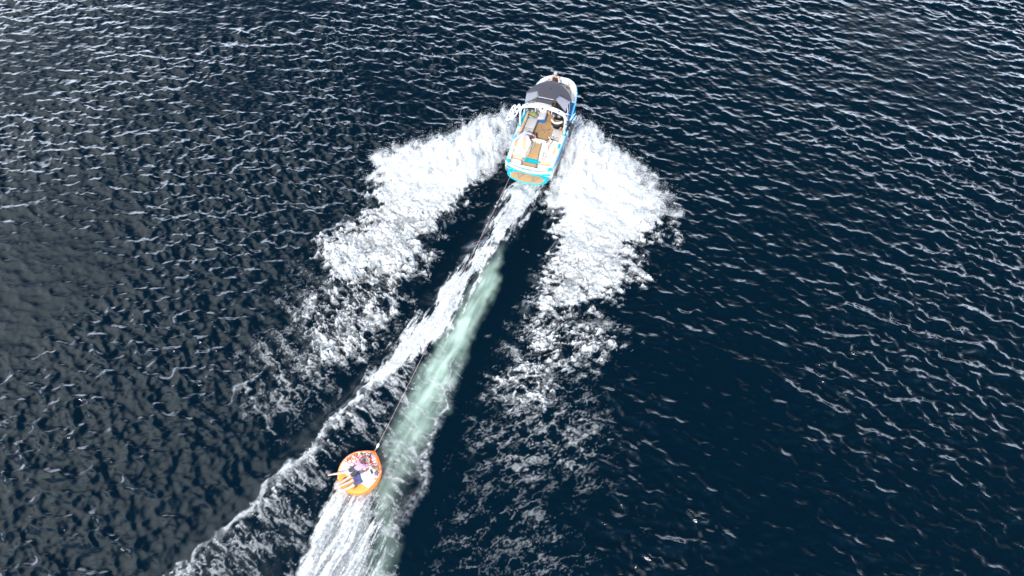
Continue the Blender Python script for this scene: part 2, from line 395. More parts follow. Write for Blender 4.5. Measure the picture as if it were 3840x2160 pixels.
def lace(x, y, sx=1.0, sy=1.0, ang=0.0, seed=0.0):
    """net of bright threads over a thin veil, 0..1"""
    c, s = math.cos(ang), math.sin(ang)
    u = (x * c + y * s) / sx + seed; v = (-x * s + y * c) / sy + seed * 1.7
    u2 = u + 0.07 * n_mid(v * 1.3, u * 1.3); v2 = v + 0.07 * n_mid2(v * 1.3, u * 1.3)
    r1 = np.exp(-np.abs(n_mid(u2, v2)) / .22); r2 = np.exp(-np.abs(n_fine(u2, v2)) / .30); r3 = np.exp(-np.abs(n_mid2(u2 * .5 + 3, v2 * .5)) / .16)
    veil = 0.5 + 0.5 * np.tanh(0.9 * n_big2(u * 1.3, v * 1.3) + 0.6 * n_mid2(u, v))
    return np.clip(0.05 + 0.36 * r1 * (.5 + .5 * veil) + 0.13 * r2 * (.3 + .7 * veil) + 0.46 * r3 + 0.16 * veil + 0.02 * n_fine2(u, v), 0, 1)

def warp(x, y, a):
    return x + a * (0.6 * n_big(x * 1.5, y * 1.5) + 0.4 * n_mid(x, y)), y + a * (0.6 * n_big2(x * 1.5, y * 1.5) + 0.4 * n_mid2(x, y))

def foam_object(name, label, x0, x1, y0, y1, step, dens_fn, lace_fn, puff=0.05, extra=None, mat=None):
    X, Y = np.meshgrid(np.arange(x0, x1, step), np.arange(y0, y1, step), indexing='ij')
    X = X.astype(np.float32); Y = Y.astype(np.float32)
    D = dens_fn(X, Y)
    q = lace_fn(X, Y)
    T = np.clip((rank01(q) - 1.0 + 1.04 * D) / 0.80, 0, 1) ** 1.2
    full = smooth(0.86, 1.0, D)
    cov = np.clip((0.25 * D * q + (.42 + .58 * D) * T) * (1 - full) + full * (0.70 + 0.6 * q), 0, 1)
    if extra is not None:
        cov = np.maximum(cov, extra(X, Y))
    keep = np.maximum.reduce([cov[:-1, :-1], cov[1:, :-1], cov[1:, 1:], cov[:-1, 1:]]) > 0.06
    bil = np.abs(n_mid(X * .8, Y * .8)) * 0.6 + np.abs(n_fine(X, Y)) * 0.4
    PX, PY, Z, calm, _ = surface(X, Y)
    Z = Z + 0.016 + cov * (0.015 + puff * smooth(.2, .8, D) * (1 - .55 * smooth(.9, 1, D)) * bil)
    me, used = grid_mesh(name, PX, PY, Z, keep)
    set_attr(me, 'cover', cov.ravel()[used])
    me.materials.append(mat or mat_foam)
    o = bpy.data.objects.new(name, me); C.objects.link(o)
    o['kind'] = 'stuff'; o['label'] = label; o['category'] = 'foam'
    return o

def over(*ds):
    r = np.zeros_like(ds[0])
    for d in ds: r = np.maximum(r, d)
    return r

def streaks(x, y, ang, seed):
    c, s = math.cos(ang), math.sin(ang)
    u, v = x * c + y * s, -x * s + y * c
    return n_mid(u / 4.0 + seed, v / .9) * .6 + n_fine(u / 5.0, v / 1.2 + seed) * .4
def left_density(x, y):
    xw, yw = warp(x, y, 0.34)
    k = 0.42 * streaks(x, y, R(205), 2.0)
    xw = xw - .9 * k; yw = yw - .5 * k
    return over(1.0 * smooth(-0.50, 0.45, poly_sd(xw, yw, FOAM_LEFT_DENSE)),
                0.95 * smooth(-0.85, 0.75, poly_sd(xw, yw, FOAM_LEFT_MID)),
                0.86 * smooth(-1.3, 0.9, poly_sd(xw, yw, FOAM_LEFT_LOW)),
                0.56 * smooth(-1.9, 1.6, poly_sd(xw, yw, FOAM_LEFT_SPARSE)))
def left_extra(x, y):
    xw, yw = x + .12 * n_big(x * 1.5, y * 1.5) + .03 * n_fine(x, y), y + .12 * n_big2(x * 1.5, y * 1.5)
    d, s, f, _ = line_d(xw, yw, CREST_FAR)
    return 0.8 * np.exp(-(d / (0.10 - .06 * f)) ** 2) * (1 - .6 * f) * np.clip(.7 + .5 * n_mid(x, y), 0, 1.2)
def right_density(x, y):
    xw, yw = warp(x, y, 0.34)
    k = 0.42 * streaks(x, y, R(-28), 5.0)
    xw = xw + .9 * k; yw = yw - .5 * k
    return over(1.0 * smooth(-0.50, 0.45, poly_sd(xw, yw, FOAM_RIGHT_DENSE)),
                0.72 * smooth(-0.6, 0.4, poly_sd(xw, yw, FOAM_RIGHT_WISP)),
                0.95 * smooth(-0.85, 0.75, poly_sd(xw, yw, FOAM_RIGHT_MID)),
                0.84 * smooth(-1.3, 0.9, poly_sd(xw, yw, FOAM_RIGHT_LOW)),
                0.52 * smooth(-1.9, 1.8, poly_sd(xw, yw, FOAM_RIGHT_SPARSE)),
                0.36 * smooth(-1.6, 1.8, poly_sd(xw, yw, FOAM_RIGHT_FAINT)))
def right_extra(x, y):
    xw, yw = x + .10 * n_big(x * 1.5, y * 1.5) + .04 * n_fine(x, y), y + .10 * n_big2(x * 1.5, y * 1.5)
    d, s, f, _ = line_d(xw, yw, CREST_RIGHT)
    return 0.85 * np.exp(-(d / np.where(s > 0, .14, 0.06)) ** 2) * (1 - .5 * f) * np.clip(.55 + .5 * n_mid(x, y), 0, 1.1)
def wash_density(x, y):
    xw, yw = warp(x, y, 0.22)
    d, s, f, _ = line_d(xw, yw, CREST_LEFT)
    rd = poly_sd(xw, yw, FOAM_RIDGE)
    ridge = smooth(-0.15, 0.25, rd) * (0.52 + 0.42 * np.exp(-d / 0.6)) * (1 - .2 * f)
    k = 0.20 * streaks(x, y, R(66), 3.0)
    g = poly_sd(x + .06 * n_big(x, y) + k, y + .06 * n_big2(x, y) - .4 * k, FOAM_WASH)
    dg, sg, fg, wg = line_d(x, y, GREEN)
    return over(0.98 * smooth(-0.70, 0.18, g), ridge, 0.55 * smooth(1.2, .6, dg / wg) * smooth(.2, .5, fg))
def wash_extra(x, y):
    xw, yw = x + .12 * n_big(x, y), y + .12 * n_big2(x, y)
    d, s, f, _ = line_d(xw, yw, CREST_LEFT)
    e = np.exp(-(d / (np.where(s > 0, 0.06, 0.24) * (1 + .35 * n_mid(x, y)).clip(.4, 2))) ** 2) * (.92 - .45 * f) * smooth(0, .05, f) * np.clip(.9 + .4 * n_mid2(x, y), .35, 1.1)
    d, s, f, w = line_d(xw, yw, THREAD)
    t = np.exp(-(d / (w * .75)) ** 2) * (1 - .6 * smooth(.5, 1, f)) * (0.62 + .4 * np.clip(n_fine(x, y), -1, 1))
    return np.maximum(e, .75 * t)
def wash_lace(x, y):
    a = lace(x, y, 2.6, 0.6, R(66), 4.0); b = lace(x, y, 2.4, 0.8, R(-40), 4.0)
    w = smooth(-0.6, 0.1, poly_sd(x, y, FOAM_WASH)) * smooth(14, 17, y)
    return a * w + b * (1 - w)
def tube_density(x, y):
    xw, yw = warp(x, y, 0.10)
    sd = poly_sd(xw, yw, FOAM_TUBE)
    dg, sg, fg, wg = line_d(x, y, GREEN)
    return smooth(-0.1, 0.35, sd) * (0.94 - 0.22 * smooth(1.0, .2, dg / .7))

ST = 0.045
foam_l = foam_object('wake_foam', 'broad lacy white foam thrown out on the left side of the boat', -13.2, 0.6, 9.5, 31, ST, left_density,
            lambda x, y: lace(x, y, 1.6, 0.95, R(-42)), 0.2, left_extra)
foam_r = foam_object('wake_foam', 'broad white foam fading to lace thrown out on the right side of the boat', -4.0, 9.0, 2.5, 31, ST, right_density,
            lambda x, y: lace(x, y, 1.6, 0.9, R(22), 9.0), 0.2, right_extra)
foam_w = foam_object('propeller_wash', 'white propeller wash and curling crest trailing straight behind the boat', -14.5, 2.0, 2.5, 26, ST, wash_density,
            wash_lace, 0.04, wash_extra, mat_wash)
foam_t = foam_object('tube_wash', 'streaky white foam trailing behind the towed tube', -10.5, -3.8, 2.0, 10.2, 0.04, tube_density,
            lambda x, y: lace(x, y, 5.5, 0.7, R(66), 2.0), 0.05, None, mat_wash)


mat_spray = foam_material('spray', 1.3, 0.72, 0.75, 0.2)
def spray_object(name, label, poly, source, hmax, seed, n_drop):
    P = np.array(poly); x0, y0 = P.min(0) - 1.0; x1, y1 = P.max(0) + 1.0
    X, Y = np.meshgrid(np.arange(x0, x1, 0.05), np.arange(y0, y1, 0.05), indexing='ij')
    X = X.astype(np.float32); Y = Y.astype(np.float32)
    base = surface_z(X, Y)
    xw, yw = warp(X, Y, 0.34)
    sd = poly_sd(xw, yw, poly)
    r = np.hypot(X - source[0], Y - source[1])
    env = (0.65 + 0.35 * smooth(0.0, 1.8, r)) * (1 - 0.80 * smooth(2.2, 6.5, r))
    bil = 1.0 - 0.42 * np.abs(n_big(X * 1.6 + seed, Y * 1.6)) - 0.14 * np.abs(n_mid(X * .7 + seed, Y * .7))
    top = hmax * env * smooth(-0.15, 1.1, sd) * np.clip(bil, 0.15, 1.2)
    verts = []
    me_all = []
    for k, fr in enumerate((0.45, 0.72, 1.0)):
        q = rank01(lace(X + 3.1 * k, Y - 2.3 * k, 1.0, 1.0, 0.4 * k, seed))
        dens = smooth(-0.30 - 0.12 * k, 0.45 + 0.1 * k, sd) * (1.0, 0.95, 0.80)[k] * (1 - 0.35 * smooth(3.5, 7.0, r))
        cov = np.clip((q - 1.05 + 1.35 * dens) / 0.75, 0, 1)
        keep = np.maximum.reduce([cov[:-1, :-1], cov[1:, :-1], cov[1:, 1:], cov[:-1, 1:]]) > 0.05
        Z = base + 0.06 + top * fr + 0.012 * n_fine2(X + k, Y) * smooth(0, .5, sd)
        me, used = grid_mesh(name + '_shell', X, Y, Z, keep)
        me_all.append((me, cov.ravel()[used]))
    # thin mist hanging round the sheet
    for k, (fr, reach, al) in enumerate(((0.35, 0.95, .34), (0.75, 0.7, .30), (1.12, 0.45, .28))):
        sm = poly_sd(*warp(X, Y, 0.5), poly)
        cov = al * smooth(-reach, 0.5, sm) * np.clip(0.75 + 0.35 * n_mid(X * .8 + 5 * k, Y * .8) + .2 * n_fine(X, Y + k), 0, 1.4) * (1 - 0.5 * smooth(3.5, 7.0, r))
        keep = np.maximum.reduce([cov[:-1, :-1], cov[1:, :-1], cov[1:, 1:], cov[:-1, 1:]]) > 0.03
        Z = base + 0.08 + hmax * env * fr * smooth(-reach, 0.9, sm) * np.clip(.6 + .4 * bil, .2, 1.2)
        me, used = grid_mesh(name + '_mist', X, Y, Z, keep)
        me_all.append((me, cov.ravel()[used] ** (1 / 1.3)))
    # droplets flung past the edge of the sheet
    rng = np.random.default_rng(int(seed * 10) + 5)
    c = np.stack([rng.uniform(x0, x1, n_drop * 14), rng.uniform(y0, y1, n_drop * 14)], 1)
    sdc = poly_sd(*(w.astype(np.float32) for w in warp(c[:, 0].astype(np.float32), c[:, 1].astype(np.float32), 0.34)), poly)
    p = np.exp(-np.abs(sdc + 0.05) / 0.17) * (0.4 + 0.6 * (n_mid(c[:, 0], c[:, 1]) > 0.2))
    c = c[rng.uniform(size=len(c)) < p][:n_drop]
    rr = np.hypot(c[:, 0] - source[0], c[:, 1] - source[1])
    e = (0.45 + 0.55 * smooth(0, 1.8, rr)) * (1 - 0.7 * smooth(2.2, 6.5, rr))
    zc = surface_z(c[:, 0].astype(np.float32), c[:, 1].astype(np.float32)) + 0.05 + hmax * e * rng.uniform(0, .9, len(c)) ** 1.3
    rad = 0.004 + 0.012 * rng.uniform(size=len(c)) ** 3
    octv = np.array([[1, 0, 0], [-1, 0, 0], [0, 1, 0], [0, -1, 0], [0, 0, 1], [0, 0, -1]], np.float32)
    octf = np.array([[0, 2, 4], [2, 1, 4], [1, 3, 4], [3, 0, 4], [2, 0, 5], [1, 2, 5], [3, 1, 5], [0, 3, 5]])
    V = (np.stack([c[:, 0], c[:, 1], zc], 1)[:, None, :] + octv[None] * rad[:, None, None]).reshape(-1, 3)
    Fc = (octf[None] + (np.arange(len(c)) * 6)[:, None, None]).reshape(-1, 3)
    # one mesh: shells and droplets together
    bm_v, bm_f, covs, off = [], [], [], 0
    for me, cv in me_all:
        co = np.empty(len(me.vertices) * 3, np.float32); me.vertices.foreach_get('co', co)
        li = np.empty(len(me.loops), np.int32); me.loops.foreach_get('vertex_index', li)
        bm_v.append(co.reshape(-1, 3)); bm_f.append(li.reshape(-1, 4) + off); covs.append(cv); off += len(me.vertices)
        bpy.data.meshes.remove(me)
    quads = np.concatenate(bm_f); tris = Fc + off
    co = np.concatenate(bm_v + [V]); covs = np.concatenate(covs + [np.ones(len(V))])
    me = bpy.data.meshes.new(name)
    me.vertices.add(len(co)); me.vertices.foreach_set('co', co.astype(np.float32).ravel())
    nq, ntri = len(quads), len(tris)
    me.loops.add(nq * 4 + ntri * 3); me.loops.foreach_set('vertex_index', np.concatenate([quads.ravel(), tris.ravel()]).astype(np.int32))
    me.polygons.add(nq + ntri)
    me.polygons.foreach_set('loop_start', np.concatenate([np.arange(nq) * 4, nq * 4 + np.arange(ntri) * 3]).astype(np.int32))
    me.polygons.foreach_set('loop_total', np.concatenate([np.full(nq, 4), np.full(ntri, 3)]).astype(np.int32))
    me.polygons.foreach_set('use_smooth', np.ones(nq + ntri, bool))
    me.update(calc_edges=True)
    set_attr(me, 'cover', covs)
    me.materials.append(mat_spray)
    o = bpy.data.objects.new(name, me); C.objects.link(o)
    o['kind'] = 'stuff'; o['label'] = label; o['category'] = 'spray'
    return o
spray_l = spray_object('hull_spray', 'dense white spray flung up from the left side of the hull', SPRAY_L, (0.2, 28.6), 1.15, 1.3, 26000)
spray_r = spray_object('hull_spray', 'dense white spray flung up from the right side of the hull', SPRAY_R, (3.1, 28.6), 1.15, 6.7, 26000)

# ---------------------------------------------------------------- modelling helpers
def link(name, bm_or_me, mat, parent=None, smooth_shade=False, label=None):
    if isinstance(bm_or_me, bmesh.types.BMesh):
        me = bpy.data.meshes.new(name); bm_or_me.normal_update(); bm_or_me.to_mesh(me); bm_or_me.free()
    else:
        me = bm_or_me
    o = bpy.data.objects.new(name, me); C.objects.link(o)
    if mat is not None and not me.materials:
        for m in (mat if isinstance(mat, (list, tuple)) else [mat]): me.materials.append(m)
    if smooth_shade:
        me.polygons.foreach_set('use_smooth', np.ones(len(me.polygons), bool))
    if parent is not None: o.parent = parent
    if label: o['label'] = label
    return o

def thing(name, label, cat, loc=(0, 0, 0), rot=(0, 0, 0), group=None):
    o = bpy.data.objects.new(name, None); C.objects.link(o)
    o.location = loc; o.rotation_euler = rot
    o['label'] = label; o['category'] = cat
    if group: o['group'] = group
    o.empty_display_size = 0.2
    return o

def prism(poly, z0, z1, bevel=0.0, seg=2, bm=None):
    """a slab on a plan polygon; z0/z1 numbers or functions of (x, y)"""
    bm2 = bmesh.new()
    f0 = z0 if callable(z0) else (lambda x, y: z0); f1 = z1 if callable(z1) else (lambda x, y: z1)
    a = [bm2.verts.new((x, y, f0(x, y))) for x, y in poly]; b = [bm2.verts.new((x, y, f1(x, y))) for x, y in poly]
    n = len(poly)
    bm2.faces.new(b); bm2.faces.new(a[::-1])
    for i in range(n): bm2.faces.new((a[i], a[(i + 1) % n], b[(i + 1) % n], b[i]))
    bmesh.ops.recalc_face_normals(bm2, faces=bm2.faces)
    if bevel:
        top = [e for e in bm2.edges]
        bmesh.ops.bevel(bm2, geom=top, offset=bevel, segments=seg, profile=0.6, affect='EDGES', clamp_overlap=True)
    if bm is None: return bm2
    me = bpy.data.meshes.new('tmp'); bm2.to_mesh(me); bm2.free(); bm.from_mesh(me); bpy.data.meshes.remove(me)
    return bm

def box(x0, x1, y0, y1, z0, z1, bevel=0.0, seg=2, bm=None):
    return prism([(x0, y0), (x1, y0), (x1, y1), (x0, y1)], z0, z1, bevel, seg, bm)

def rings(ringlist, close=True, caps=True, bm=None):
    bm = bm or bmesh.new()
    vs = [[bm.verts.new(p) for p in r] for r in ringlist]
    n = len(vs[0])
    for a, b in zip(vs[:-1], vs[1:]):
        for i in range(n if close else n - 1):
            bm.faces.new((a[i], a[(i + 1) % n], b[(i + 1) % n], b[i]))
    if caps and close:
        bm.faces.new(vs[0][::-1]); bm.faces.new(vs[-1])
    bmesh.ops.recalc_face_normals(bm, faces=bm.faces)
    return bm

def tube(path, r, n=8, bm=None, flat=1.0):
    """a round bar along a path; r a number or a list"""
    P = [Vector(p) for p in path]; out = []
    up = Vector((0, 0, 1)); prev = None
    for i, p in enumerate(P):
        t = (P[min(i + 1, len(P) - 1)] - P[max(i - 1, 0)]).normalized()
        if prev is None:
            s = t.cross(up if abs(t.z) < 0.9 else Vector((1, 0, 0))).normalized()
        else:
            s = (prev - t * prev.dot(t)).normalized()
        prev = s; u = t.cross(s)
        rr = r[i] if isinstance(r, (list, tuple)) else r
        out.append([p + (s * math.cos(a) + u * math.sin(a) * flat) * rr for a in (2 * math.pi * k / n for k in range(n))])
    return rings(out, True, True, bm)

def capsule(a, b, ra, rb, n=12, bm=None):
    """tapered limb with round ends"""
    a, b = Vector(a), Vector(b); d = (b - a); L = d.length or 1e-4; t = d / L
    pts, rad = [], []
    for k in (0.08, 0.35, 0.7): pts.append(a - t * ra * (1 - k)); rad.append(ra * math.sqrt(max(0, 1 - (1 - k) ** 2)))
    for k in (0, 0.33, 0.66, 1): pts.append(a + d * k); rad.append(ra + (rb - ra) * k)
    for k in (0.3, 0.65, 0.92): pts.append(b + t * rb * k); rad.append(rb * math.sqrt(max(0, 1 - k ** 2)))
    return tube(pts, rad, n, bm)

def ball(c, rx, ry, rz, M=None, bm=None, seg=14):
    bm = bm or bmesh.new()
    g = bmesh.ops.create_uvsphere(bm, u_segments=seg, v_segments=seg // 2 + 2, radius=1.0)
    M = M or Matrix.Identity(3)
    for v in g['verts']:
        v.co = Vector(c) + M @ Vector((v.co.x * rx, v.co.y * ry, v.co.z * rz))
    return bm

def catmull(pts, n=6):
    P = [Vector(p) for p in pts]; P = [2 * P[0] - P[1]] + P + [2 * P[-1] - P[-2]]; out = []
    for i in range(1, len(P) - 2):
        for k in range(n):
            t = k / n; a, b, c, d = P[i - 1], P[i], P[i + 1], P[i + 2]
            out.append(0.5 * (2 * b + (c - a) * t + (2 * a - 5 * b + 4 * c - d) * t * t + (3 * b - a - 3 * c + d) * t ** 3))
    out.append(P[-2]); return out

def fuse(bm, name, voxel=0.011, smooth_it=5):
    """union overlapping closed shapes into one continuous skin"""
    me = bpy.data.meshes.new(name); bm.to_mesh(me); bm.free()
    o = bpy.data.objects.new(name, me); C.objects.link(o)
    m = o.modifiers.new('remesh', 'REMESH'); m.mode = 'VOXEL'; m.voxel_size = voxel
    s = o.modifiers.new('smooth', 'SMOOTH'); s.iterations = smooth_it; s.factor = 0.5
    dg = bpy.context.evaluated_depsgraph_get()
    out = bpy.data.meshes.new_from_object(o.evaluated_get(dg))
    C.objects.unlink(o); bpy.data.objects.remove(o); bpy.data.meshes.remove(me)
    out.name = name
    out.polygons.foreach_set('use_smooth', np.ones(len(out.polygons), bool))
    return out

# ---------------------------------------------------------------- boat materials
M_WHITE = simple('gelcoat_white', (0.60, 0.61, 0.63), 0.25, coat=0.4, noise=0.03, scale=3)
M_BLUE = simple('gelcoat_blue', (0.006, 0.13, 0.36), 0.22, coat=0.5, noise=0.05, scale=3)
M_TURQ = simple('gelcoat_turquoise', (0.005, 0.36, 0.44), 0.25, coat=0.4, noise=0.05, scale=3)
M_VINYL = simple('vinyl_white', (0.57, 0.555, 0.54), 0.5, noise=0.05, scale=14, bump=0.1)
M_GREYV = simple('vinyl_pale_grey', (0.45, 0.44, 0.45), 0.5, noise=0.05, scale=14, bump=0.1)
M_TAN = simple('vinyl_tan', (0.50, 0.335, 0.205), 0.5, noise=0.06, scale=14, bump=0.1)
M_CREAM = simple('vinyl_cream', (0.56, 0.475, 0.375), 0.5, noise=0.05, scale=12)
M_DARK = simple('canvas_charcoal', (0.038, 0.036, 0.048), 0.85, noise=0.12, scale=5, bump=0.25)
M_GREYC = simple('canvas_grey', (0.19, 0.19, 0.22), 0.85, noise=0.1, scale=6, bump=0.25)
M_BLACK = simple('black_plastic', (0.014, 0.014, 0.016), 0.45)
M_RUBBER = simple('dark_rubber', (0.03, 0.03, 0.035), 0.7)
M_SEAM = simple('blue_grey_caulk', (0.10, 0.13, 0.22), 0.6)
M_STEEL = simple('stainless', (0.6, 0.6, 0.62), 0.25, metal=1.0)
M_CONE = simple('speaker_cone', (0.09, 0.09, 0.10), 0.5)
def teak():
    m, n, l, b = new_mat('teak_deck_mat')
    tc = n.new('ShaderNodeTexCoord'); sp = n.new('ShaderNodeSeparateXYZ'); l.new(tc.outputs['Object'], sp.inputs[0])
    w = n.new('ShaderNodeMath'); w.operation = 'MULTIPLY'; w.inputs[1].default_value = 1 / 0.055; l.new(sp.outputs['X'], w.inputs[0])
    fr = n.new('ShaderNodeMath'); fr.operation = 'FRACT'; l.new(w.outputs[0], fr.inputs[0])
    lt = n.new('ShaderNodeMath'); lt.operation = 'LESS_THAN'; lt.inputs[1].default_value = 0.10; l.new(fr.outputs[0], lt.inputs[0])
    t = n.new('ShaderNodeTexNoise'); t.inputs['Scale'].default_value = 4; t.inputs['Detail'].default_value = 4
    mp = n.new('ShaderNodeMapping'); mp.inputs['Scale'].default_value = (8, 0.7, 1); l.new(tc.outputs['Object'], mp.inputs[0]); l.new(mp.outputs[0], t.inputs[0])
    c = n.new('ShaderNodeMix'); c.data_type = 'RGBA'; c.inputs[6].default_value = (0.36, 0.205, 0.085, 1); c.inputs[7].default_value = (0.50, 0.315, 0.15, 1)
    l.new(t.outputs['Fac'], c.inputs[0])
    c2 = n.new('ShaderNodeMix'); c2.data_type = 'RGBA'; c2.inputs[7].default_value = (0.20, 0.11, 0.05, 1)
    l.new(c.outputs[2], c2.inputs[6]); l.new(lt.outputs[0], c2.inputs[0]); l.new(c2.outputs[2], b.inputs['Base Color'])
    b.inputs['Roughness'].default_value = 0.7
    return m
M_TEAK = teak()
def glass():
    m, n, l, b = new_mat('tinted_glass')
    b.inputs['Base Color'].default_value = (0.10, 0.12, 0.14, 1); b.inputs['Roughness'].default_value = 0.05
    b.inputs['Alpha'].default_value = 0.55
    return m
M_GLASS = glass()

boat = thing('wake_boat', 'white and turquoise tow boat with dark canopy and teak deck speeding across the lake', 'boat',
             (0.92, 25.58, 0.0), (R(4.5), R(-1.0), R(-17.5)))

# half-width, rail height and keel of the hull along its length
HY = [0.0, 1.0, 2.0, 3.0, 4.0, 5.0, 5.6, 6.02, 6.28, 6.43, 6.50]
HW = [1.27, 1.32, 1.355, 1.36, 1.345, 1.30, 1.21, 1.06, 0.86, 0.64, 0.46]
HZ = [0.95, 0.98, 1.01, 1.05, 1.10, 1.17, 1.21, 1.23, 1.24, 1.24, 1.24]
HK = [-0.35, -0.36, -0.36, -0.35, -0.30, -0.12, 0.12, 0.42, 0.70, 0.92, 1.02]
hw = lambda y: float(np.interp(y, HY, HW)); hz = lambda y: float(np.interp(y, HY, HZ)); hk = lambda y: float(np.interp(y, HY, HK))
ys = sorted(set(HY + list(np.linspace(0, 6.5, 45))))
def section(y):
    w, z, k = hw(y), hz(y), hk(y)
    cz = k + 0.30 * (z - k) + 0.12; cw = 0.86 * w
    q = float(np.interp(y, [0, 4.2, 6.0], [1, .8, -.4])); half = [(w, z), (w + 0.02, z - 0.06), (w + .035 * q, z - 0.15), (w + .075 * q, (z + cz) / 2), (w + .06 * q, cz), (cw * 0.97, cz - 0.06), (0.45 * w, k + 0.12), (0, k)]
    right = [(x, y, zz) for x, zz in half]; left = [(-x, y, zz) for x, zz in half[:-1]][::-1]
    return right + left
bm = rings([section(y) for y in ys], close=False)
a = [v for v in bm.verts if abs(v.co.y) < 1e-6]
bmesh.ops.contextual_create(bm, geom=a)
a = [v for v in bm.verts if abs(v.co.y - 6.5) < 1e-6]
bmesh.ops.contextual_create(bm, geom=a)
bmesh.ops.recalc_face_normals(bm, faces=bm.faces)
hull = link('hull', bm, M_WHITE, boat, True)
# blue flash along each topside, rail strip
def skin_strip(s, y0, y1, t0, t1, off):
    bm = bmesh.new(); rr = []
    for y in np.linspace(y0, y1, 30):
        w, z, k = hw(y), hz(y), hk(y); cz = k + 0.30 * (z - k) + 0.12
        q = float(np.interp(y, [0, 4.2, 6.0], [1, .8, -.4])); top = (w + .034 * q + off, z - 0.149); bot = (w + .062 * q + off, cz + .01); mid = (w + .075 * q + off, (z + cz) / 2)
        def at(t):
            return (top[0] + (mid[0] - top[0]) * t * 2, top[1] + (mid[1] - top[1]) * t * 2) if t < .5 else (mid[0] + (bot[0] - mid[0]) * (t - .5) * 2, mid[1] + (bot[1] - mid[1]) * (t - .5) * 2)
        a_, b_ = t0(y) if callable(t0) else t0, t1(y) if callable(t1) else t1
        rr.append([(s * at(a_ + (b_ - a_) * q)[0], y, at(a_ + (b_ - a_) * q)[1]) for q in (0, .33, .66, 1)])
    return rings(rr, close=False, bm=bm)
for s in (-1, 1):
    link('side_flash', skin_strip(s, 0.4, 5.9, 0.02, lambda y: 0.05 + 0.9 * np.clip((y - 0.4) / 1.6, 0, 1) * (1 - 0.5 * np.clip((y - 4.6) / 1.3, 0, 1)), 0.006), M_BLUE, hull, True, 'blue flash along the topside')
    bm = bmesh.new()
    tube([(s * (hw(y) + 0.015), y, hz(y) - 0.055) for y in np.linspace(0.0, 6.42, 40)], 0.028, 8, bm)
    link('rub_rail', bm, M_TURQ, hull, True)

# deck: gunwale caps and coaming around the cockpit
def inner(y):                      # inside edge of the gunwale
    return hw(y) - (0.20 if y < 4.6 else 0.20 + 0.10 * min(1, (y - 4.6) / 1.2))
for s in (-1, 1):
    for (y0, y1, m, nm) in ((0.0, 0.22, M_TURQ, 'gunwale_aft'), (0.22, 2.55, M_CREAM, 'gunwale_pad'), (2.55, 3.7 if s < 0 else 4.9, M_TURQ if s < 0 else M_BLUE, 'gunwale_inlay'), (3.7 if s < 0 else 4.9, 6.0, M_WHITE, 'gunwale')):
        rr = []
        for y in np.linspace(y0, y1, 24):
            i, w, z = inner(y), hw(y), hz(y)
            rr.append([(s * i, y, z - 0.12), (s * i, y, z), (s * (i + .02), y, z + 0.03), (s * (w - .03), y, z + 0.03), (s * (w + .001), y, z - 0.005), (s * (w - .06), y, z - 0.12)])
        link(nm, rings(rr, True), m, boat, True)
    # turquoise cleat plate with its cleat
    y = 1.72
    bm = box(s * (hw(y) - 0.10) - 0.075, s * (hw(y) - 0.10) + 0.075, y - 0.17, y + 0.17, hz(y) + 0.022, hz(y) + 0.05, 0.012)
    cp = link('cleat_plate', bm, M_TURQ, boat)
    bm = tube([(s * (hw(y) - .1), y - .09, hz(y) + .075), (s * (hw(y) - .1), y + .09, hz(y) + .075)], 0.013)
    tube([(s * (hw(y) - .1), y, hz(y) + .045), (s * (hw(y) - .1), y, hz(y) + .075)], 0.014, 8, bm)
    link('cleat', bm, M_STEEL, cp)
# blunt foredeck rim
rr = []
for y in np.linspace(6.0, 6.485, 12):
    rr.append([(-hw(y) + .01, y, hz(y) + .02), (-hw(y) * .5, y, hz(y) + .035), (0, y, hz(y) + .04), (hw(y) * .5, y, hz(y) + .035), (hw(y) - .01, y, hz(y) + .02)])
rr2 = [r for r in rr if r[0][1] > 6.26]
link('foredeck', rings(rr2, close=False), M_WHITE, boat, True)
for s in (-1, 1):
    rr = []
    for y in np.linspace(5.98, 6.30, 8):
        rr.append([(s * inner(y), y, hz(y) - .1), (s * inner(y), y, hz(y) + .02), (s * (hw(y) - .005), y, hz(y) + .022), (s * (hw(y) - .005), y, hz(y) - .1)])
    link('bow_rim', rings(rr, True), M_WHITE, boat, True)

# cockpit sole and liner walls
FL = 0.40
bm = prism([(-inner(y) + .03, y) for y in (2.0, 3.0, 4.0, 4.9)] + [(inner(y) - .03, y) for y in (4.9, 4.0, 3.0, 2.0)], FL - 0.05, FL)
floor = link('cockpit_floor', bm, M_TEAK, boat)
bm = prism([(-1.05, 4.9), (-1.0, 5.5), (-.75, 6.1), (-.4, 6.35), (.4, 6.35), (.75, 6.1), (1.0, 5.5), (1.05, 4.9)], 0.52, 0.57)
link('bow_floor', bm, M_TEAK, boat)
for s in (-1, 1):
    rr = [[(s * (inner(y) - .03), y, FL - .04), (s * (inner(y)), y, hz(y) - .1), (s * (inner(y) + .02), y, hz(y) - .1), (s * (inner(y) + .02), y, FL - .04)] for y in np.linspace(1.9, 6.3, 30)]
    link('liner', rings(rr, True), M_CREAM, boat, True)
